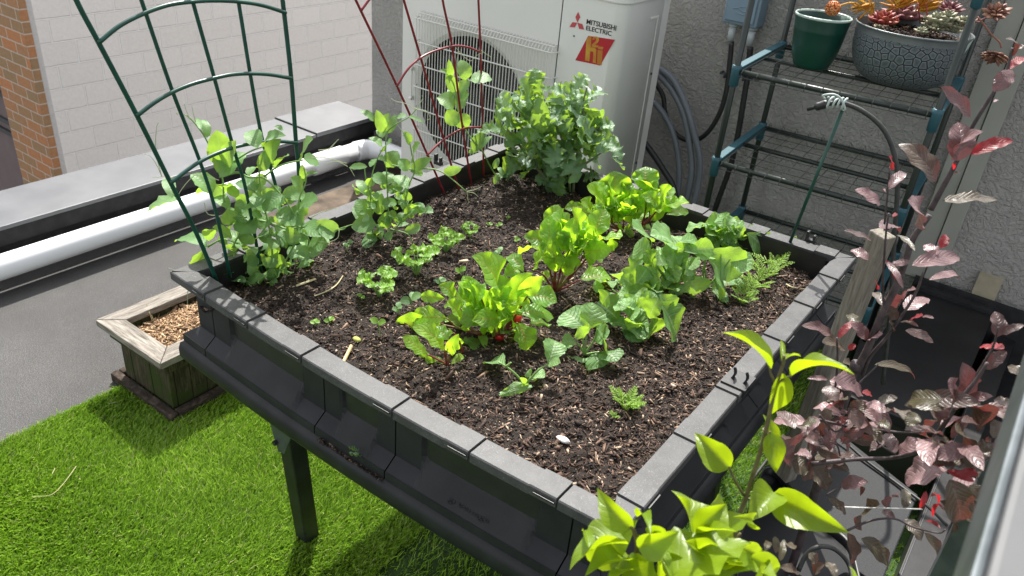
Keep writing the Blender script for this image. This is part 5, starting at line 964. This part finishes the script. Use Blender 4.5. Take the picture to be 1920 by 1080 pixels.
lilac('bushy lime green lilac shoot spreading over the near corner of the bed', .54,
 [(LA, [(300,1350),(310,1080),(326,960),(312,890),(298,872)], .0034, .0016), (LA, [(560,1350),(590,1100),(610,1050),(640,1000)], .003, .0018), (LA, [(325,960),(360,945)], .0014, .0011), (LA, [(325,1020),(300,1000)], .0014, .0011), (LA, [(610,1060),(560,980),(540,920)], .0018, .0012), (LA, [(640,1000),(720,960),(760,900)], .0016, .0012)],
 [(LA, [(305,878,148,712,112,'l',0,.03),(325,830,385,890,66),(285,945,38,1046,130,'l',0,-.02),(120,960,92,890,50),(302,1015,105,1070,125,'l',0,-.03),(345,915,485,1078,100,'',0,-.05),(330,960,505,888,125,'l'),(440,935,605,1052,130,'',0,-.03),(560,905,478,715,125,'l',0,.04),(570,900,705,775,165,'l',0,.02),(585,905,752,908,60,'l',0,-.03),(555,985,668,955,74,'l'),(790,862,715,830,70,'l'),(700,935,600,1055,90),(612,1058,858,1090,120,'l',0,-.04),(700,1085,905,1060,110,'l',0,-.02),(480,1110,565,1050,120),(745,955,848,1000,90,'l'),(330,1050,210,1120,120,'l'),(380,1010,420,1110,110),(560,1000,500,940,90,'l'),(640,1020,760,1010,90),(800,1000,905,1100,110,'l'),(360,880,430,950,80,'l')])], (LA, [(120,1020),(420,1000),(820,1000),(860,1200),(200,1200)]), 9, 22)
lilac('single lilac leaf tip poking up at the bottom edge, right of the other lilacs', .5, [(LB, [(540,1300),(545,1150)], .0025, .0015)], [(LB, [(545,1150,560,1030,60,'l')])], None, 0, 23)

# ---- purple leaved plum
proot = plant('plum_tree', (-.12, 1.25, .30), 'young purple leaved plum tree filling the right side of the picture', 'plum tree')
g = MB(); kr = []
def plum(z, h, lst, seed, spread=.06):
    leaves(g, z, h, [r for r in lst if 'r' not in (r[5] if len(r) > 5 else '')], 'plum', spread, seed, ruf=.07, nu=7, nv=14, rf=2)
    kr.append((z, h, [r for r in lst if 'r' in (r[5] if len(r) > 5 else '')], seed))
plum(PA, .98, [(1195,215,1088,340,115,'p'),(1172,212,1275,148,64,'r'),(1192,140,1168,28,44),(1200,110,1265,80,36),(958,482,785,308,92),(888,725,900,502,165,'p'),(885,722,1015,555,115,'p'),(960,690,1200,612,92,'r'),(862,775,858,742,24,'r'),(762,842,575,620,135),(505,768,505,698,68,'r'),(500,885,588,798,74,'p'),(452,972,328,878,80,'p'),(645,1090,640,938,180,'p'),(800,955,1115,950,86),(1090,395,1120,378,20,'p'),(870,800,900,795,18,'p'),(465,895,480,890,14,'p'),(520,1040,545,1020,26,'r')], 31, .04)
plum(PB, 1.04, [(460,152,300,105,54),(510,85,565,48,80,'p'),(530,100,625,95,60,'p'),(605,122,705,218,44,'o'),(835,232,758,180,74,'p'),(848,195,882,118,68,'r'),(688,292,955,255,120,'p'),(682,272,568,290,48,'p'),(785,375,980,345,56,'p'),(445,262,345,208,64,'p'),(540,272,640,430,44),(545,262,610,395,34,'r'),(480,382,505,422,44,'r'),(650,545,775,478,118,'p'),(642,485,702,418,66,'p'),(562,565,602,465,94,'p'),(532,525,472,450,64),(672,605,752,575,66,'r'),(748,582,818,596,26,'p'),(622,612,722,622,38,'d'),(242,702,96,618,94),(272,702,362,600,50,'r'),(300,765,198,715,110,'d'),(332,765,374,738,44,'r'),(442,705,358,618,88,'p'),(450,705,528,688,70,'p'),(652,658,818,725,64),(480,852,742,905,74),(362,992,248,918,140,'p'),(215,935,100,928,38),(380,640,330,560,70,'d'),(600,600,560,520,70,'d'),(300,840,350,900,80,'d'),(560,610,590,660,60,'d')], 32, .05)
plum(PB, .80, [(1172,695,1158,550,98),(1200,682,1322,625,52),(1208,762,1070,752,76,'r'),(1092,872,1225,775,98),(1325,935,1235,855,74),(950,1058,1000,865,170,'p'),(972,1062,1145,1028,76),(1150,1050,1250,1080,60)], 33, .03)
plum(PC, .86, [(332,85,482,155,120,'p'),(475,152,528,165,44,'r'),(352,232,405,195,74,'d'),(422,252,485,195,95,'d'),(502,202,595,255,74,'p'),(600,250,630,235,30),(345,312,382,392,64),(480,302,545,335,66,'p'),(500,330,575,405,74,'d'),(642,462,598,348,80),(662,462,785,395,95,'p'),(135,335,48,248,80),(182,352,88,492,120,'p'),(192,380,262,420,54),(120,502,205,548,120,'d'),(230,520,305,645,110,'d'),(240,492,292,478,50,'d'),(370,620,502,602,88,'p'),(425,640,472,668,44,'d'),(395,762,318,688,64,'d'),(565,720,448,832,128,'o'),(600,732,665,688,74),(642,792,578,742,46),(692,640,690,742,64,'o'),(402,862,442,1042,88,'d'),(470,892,625,1042,115,'o'),(692,792,772,905,74,'d'),(792,862,882,1042,84,'d'),(290,120,350,190,90),(330,200,290,150,70),(300,230,325,215,24,'r'),(250,300,170,310,60,'d'),(420,300,360,260,60,'p'),(560,300,620,340,60,'d')], 34, .05)
plum(PC, .70, [(905,542,688,600,170,'p'),(918,592,985,825,190,'o'),(892,522,805,478,66,'r'),(905,545,1045,602,50,'r'),(942,205,898,98,160,'p'),(885,192,715,205,108,'o'),(822,245,872,312,84),(902,285,798,335,120,'o'),(952,352,1002,435,165,'d'),(1062,335,1172,248,135,'d'),(832,402,935,442,84,'o'),(1092,525,978,490,94,'d'),(800,800,872,835,32,'r'),(832,782,885,718,30,'r'),(1062,562,958,562,60,'r'),(980,300,1080,330,80),(700,300,650,240,90),(1000,440,1080,500,120,'d'),(870,700,930,860,100,'o'),(940,780,1010,880,90,'d'),(760,260,700,320,90,'o'),(1150,420,1060,440,90,'d'),(1020,620,1090,700,90,'d'),(1180,300,1140,380,100),(800,650,770,740,36,'r'),(820,680,870,700,30,'r')], 35, .05)
plum(PC, .62, [(135,945,72,915,66,'d'),(205,965,245,1015,64,'d'),(62,1005,82,895,44,'d'),(152,1065,55,1040,64),(232,1065,292,1018,64),(35,880,42,965,44,'d'),(5,905,-20,960,44,'d'),(300,1010,340,1080,60,'d')], 36, .03)
fill(g, PC, .9, [(240,120),(560,200),(640,420),(400,470),(240,300)], 22, .03, .05, .45, 'plum', 55, .06, .1, ruf=.07, nu=5, nv=9)
fill(g, PC, .72, [(720,180),(1000,150),(1160,280),(1120,560),(960,760),(840,560)], 22, .03, .055, .5, 'plum', 56, .05, .1, ruf=.07, nu=5, nv=9)
g.build('foliage', L_PLUM, proot, smooth=True); g = MB()
for z, h, lst, seed in kr: leaves(g, z, h, [(r[:5]+('',)+r[6:]) for r in lst], 'plum', .03, seed+3, ruf=.06, nu=6, nv=10)
g.build('young_leaves', L_PLUMRED, proot, smooth=True)
def branch(z, h, pts, r0, r1): g_ = MB(); stem(g_, z, h, pts, r0, r1, 8, clamp=False); g_.build('branch', S_PLUM, proot, smooth=True)
fill_poly = [(40,240),(250,300),(330,480),(240,640),(80,560),(20,380)]
g0 = MB(); fill(g0, PC, .92, fill_poly, 15, .035, .06, .5, 'plum', 57, .05, .1, ruf=.07, nu=6, nv=10); g0.build('foliage', L_PLUM, proot, smooth=True)
g = MB(); tb = ptd(*PB.px(300, 1000), 1.0); g.tube(smoothpath([(-.12, 1.25, .30), tuple(ptd(*PB.px(330, 980), 1.04)), tuple(ptd(*PB.px(372, 890), 1.03))], 6), [.008]*12+[.006], 10); g.build('trunk', S_PLUM, proot, smooth=True)
branch(PB, 1.03, [(372,890),(442,760),(520,572),(600,410),(660,250),(690,150),(790,10)], .0062, .004)
branch(PA, .985, [(735,1000),(800,880),(870,750),(960,550),(1050,400),(1160,220),(1195,90)], .004, .0015)
for z, h, pts, r0, r1 in ((PB, 1.03, [(410,910),(460,800),(560,680),(700,470),(755,330)], .0032, .0016), (PB, 1.0, [(250,1070),(270,850),(268,700)], .002, .0014), (PB, 1.03, [(532,545),(526,400),(532,280),(545,100),(560,0)], .002, .0013), (PA, .99, [(475,1080),(490,940),(505,760)], .0016, .001), (PC, .74, [(800,440),(900,300),(980,180),(1060,80),(1110,0)], .003, .0018), (PB, .79, [(960,1050),(1090,850),(1150,740),(1175,640)], .0018, .001), (PC, .86, [(220,512),(430,490),(640,480),(800,440,-.10)], .0032, .0024), (PC, .88, [(240,285),(420,325),(560,340),(700,355),(860,350,-.1)], .002, .0014), (PC, .84, [(300,668),(345,640),(372,622)], .0013, .001), (PC, .82, [(400,850),(520,800),(640,790),(730,830),(860,862),(900,845)], .0018, .001), (PC, .86, [(260,265),(340,350),(400,300)], .0016, .001), (PC, .75, [(910,560),(960,500),(1050,470)], .0018, .001), (PC, .86, [(640,460),(560,410),(540,350)], .0016, .001), (PC, .86, [(365,470),(350,420),(315,400)], .0012, .001), (PB, 1.0, [(390,960),(460,890),(500,850)], .0016, .001)):
    branch(z, h, pts, r0, r1)
g = MB(); stem(g, PC, .85, [(330,730),(500,735),(780,742,-.08)], .0013, .001, 6, clamp=False); stem(g, PC, .93, [(215,462),(260,390),(300,340)], .0022, .0022, 6, clamp=False); g.build('plant_tie', simple('white_tie', (.5, .5, .5), None, .5), proot)

# ---- succulents in the bowl
def rosette(c, r, k, mat, label, up=.5, seed=1, fat=.35, tilt=(0, 0, 1), name='succulent', rings=4, grp='succulents in the patterned bowl'):
    r = r*(1.28 if 'rosette' in label and 'brown' not in label else 1.0); root = plant(name, c, label, 'succulent', grp); g = MB(); rg = random.Random(seed); T = nrm(tilt); A = nrm(np.cross(T, (0, 1, .2))); B = np.cross(T, A)
    for q in range(rings):
        fr_ = 1-q/rings; el = .15+up*(q/rings)*2.0
        for i in range(max(4, int(k*fr_))):
            an = 2*math.pi*(i+.5*(q % 2))/max(4, int(k*fr_))+rg.uniform(-.1, .1); d = (A*math.cos(an)+B*math.sin(an))*math.cos(el)+T*math.sin(el); L = r*(.45+.55*fr_)*rg.uniform(.9, 1.08); P0 = c+d*r*.08+T*q*r*.07
            side = nrm(np.cross(d, T)); nn = np.cross(side, d); tt = rg.random()
            g.grid(lambda a, b: tuple(P0+d*L*b+(side*math.cos(6.283*a)+nn*math.sin(6.283*a)*.55)*L*fat*.68*max(.02, math.sin(math.pi*min(1, b*.93+.07)**1.2))**.8+nn*L*.12*b*b), 8, 6, tint=tt)
    g.build('rosette_leaves', mat, root, smooth=True); return root
def suc(name, a, b, c_): return mat_tint(name, [(0, a), (.5, b), (1, c_)], .5, 60, .15)
U_RED = suc('red_succulent', (.16, .018, .018), (.26, .045, .035), (.40, .12, .07)); U_PINK = suc('pink_succulent', (.15, .05, .06), (.24, .10, .11), (.34, .19, .18)); U_GREY = suc('pale_succulent', (.15, .17, .10), (.24, .25, .16), (.34, .29, .20)); U_BRN = suc('brown_succulent', (.13, .055, .04), (.24, .11, .075), (.36, .20, .13)); U_ORG = suc('orange_succulent', (.42, .17, .02), (.62, .30, .035), (.66, .45, .08))
def bp(u, v_, y=None):
    q = at(*SU.px(u, v_), 'z', 1.175)
    if (q[0]-bc[0])**2+(q[1]-bc[1])**2 < (br*.84)**2 and u < 1450 and v_ > 40: return q
    return at(*SU.px(u, v_), 'y', y if y else bc[1]-.02)
rosette(bp(615, 160, bc[1]-.03), .036, 11, U_RED, 'dark red rosette succulent at the left front of the bowl', .5, 1, .4)
rosette(bp(800, 110, bc[1]-.02), .046, 11, U_PINK, 'large dusty pink rosette succulent beside the dark red one', .55, 2, .42)
for i, (u, v_, r_) in enumerate(((1160, 140, .026), (1260, 120, .024), (1080, 200, .020), (1150, 230, .020), (1230, 230, .020), (1300, 190, .022), (1210, 170, .022), (1040, 150, .018), (1320, 250, .018), (1000, 255, .017), (1390, 215, .020), (560, 235, .017), (1430, 160, .020))): rosette(bp(u, v_, bc[1]-.03+.01*(i % 3)), r_, 9, U_GREY, ('upper left pale rosette of the grey green clump in the bowl', 'uppermost pale rosette of the grey green clump in the bowl', 'leftmost low pale rosette of the grey green clump', 'pale rosette at the bottom left of the grey green clump', 'pale rosette at the bottom centre of the grey green clump', 'pale rosette at the right of the grey green clump', 'pale rosette in the very centre of the grey green clump', 'small pale rosette nearest the pink rosette', 'lowest right pale rosette, touching the bowl rim', 'pale rosette low in the front of the bowl, left of the clump', 'pale rosette just left of the right front post', 'tiny pale rosette below the dark red rosette', 'pale rosette behind the right front post')[i], .6, 10+i, .5, rings=3)
rosette(bp(1280, 45, bc[1]+.04), .030, 9, U_PINK, 'small dark pink rosette at the back of the bowl', .5, 4, .36)
rosette(bp(1745, 70, bc[1]-.03), .036, 10, U_BRN, 'upright brown rosette held out on a stem right of the bowl', .5, 5, .36, tilt=(0, -.5, .8))
rosette(bp(1750, 475, bc[1]-.04), .040, 12, U_BRN, 'drooping brown rosette hanging lowest at the right of the rack', .3, 6, .26, tilt=(0, -.5, -.8))
rosette(bp(1500, 150, bc[1]), .026, 8, U_BRN, 'little brown rosette behind the right front post', .5, 9, .3)
def spiky(c, n_, L, label, seed, dirs):
    root = plant('succulent', c, label, 'succulent', 'succulents in the patterned bowl'); g = MB(); rg = random.Random(seed)
    for i in range(n_):
        d = nrm((rg.uniform(*dirs[0]), rg.uniform(*dirs[1]), rg.uniform(*dirs[2]))); P0 = c+V(rg.uniform(-.01, .01), rg.uniform(-.01, .01), rg.uniform(-.01, .02)); side = nrm(np.cross(d, (0, .3, 1))); nn = np.cross(side, d); l_ = L*rg.uniform(.7, 1.1)
        g.grid(lambda a, b: tuple(P0+d*l_*b+(side*math.cos(6.283*a)+nn*math.sin(6.283*a)*.5)*l_*.11*max(.02, math.sin(math.pi*min(1, b*.9+.08)))**.8+V(0, 0, .1*l_*b*b)), 7, 6, tint=rg.random())
    g.build('spiky_leaves', U_ORG, root, smooth=True)
spiky(bp(500, 10, bc[1]+.02), 18, .066, 'orange spiky succulent spilling over the left side of the bowl', 1, ((-1, .2), (-.6, .3), (-.7, .5)))
spiky(bp(760, -10, bc[1]+.04), 24, .070, 'yellow orange spiky succulent standing at the back of the bowl', 2, ((-.8, .8), (-.4, .4), (-.1, 1)))
spiky(bp(980, 20, bc[1]+.05), 20, .062, 'golden spiky succulent with long leaves at the back right', 3, ((-.2, 1), (-.4, .3), (-.1, .8)))
root = plant('succulent_flower', bp(115, 20, bc[1]-.02), 'round fuzzy orange flower head above the green pot', 'flower'); g = MB(); rg = random.Random(8); c = bp(115, 15, bc[1]-.02)
for i in range(260):
    d = nrm((rg.gauss(0, 1), rg.gauss(0, 1), rg.gauss(0, 1))); g.tube([c+d*.012, c+d*.023], [.0018, .0022], 4, tint=rg.random())
g.build('flower_head', suc('orange_floret', (.55, .16, .05), (.70, .26, .09), (.75, .45, .22)), root); g = MB(); g.tube(smoothpath([c, bp(300, -40, bc[1]), bp(500, 10, bc[1]+.02)], 5), .003, 6); g.build('flower_stalk', U_ORG, root, smooth=True)
for lab, pts, mt, r_ in (('upright thin orange stalk left of its twin in the bowl', [(990, 165), (975, 60), (965, -40)], U_RED, .0022), ('upright thin orange stalk right of its twin in the bowl', [(1060, 120), (1055, 50), (1045, -40)], U_RED, .0022), ('pale stem leaning right from the pale rosettes', [(1330, 220), (1400, 180), (1480, 140), (1600, 130), (1715, 62)], U_PINK, .0024), ('grey notched stem hanging down to the lowest brown rosette', [(1560, 100), (1620, 170), (1700, 275), (1780, 350), (1800, 410)], U_BRN, .0026)):
    g = MB(); g.tube(smoothpath([bp(u, v_, bc[1]-.035) for u, v_ in pts], 5), r_, 7); tag(g.build('succulent_offshoot', mt, smooth=True), lab, 'succulent')
g = MB(); g.add([bp(1520, 325, bc[1]-.03), bp(1480, 400, bc[1]-.03), bp(1430, 465, bc[1]-.03), bp(1470, 370, bc[1]-.03)], [(0, 1, 2, 3)]); root = tag(g.build('plant_label', M_POTRIM, thick=.001), 'white plastic plant label hanging at the right side of the bowl', 'plant label')
tag(chips('bowl_gravel', 500, lambda rg: (lambda a, r: (bc[0]+r*math.cos(a), bc[1]+r*math.sin(a)))(rg.uniform(0, 6.28), br*.9*math.sqrt(rg.rand())), M_SLIVER, .004, .010, 77, lambda x, y: 1.013+.140, (1.1, 2)), 'brown gravel around the succulents in the patterned bowl', 'gravel', kind='stuff')
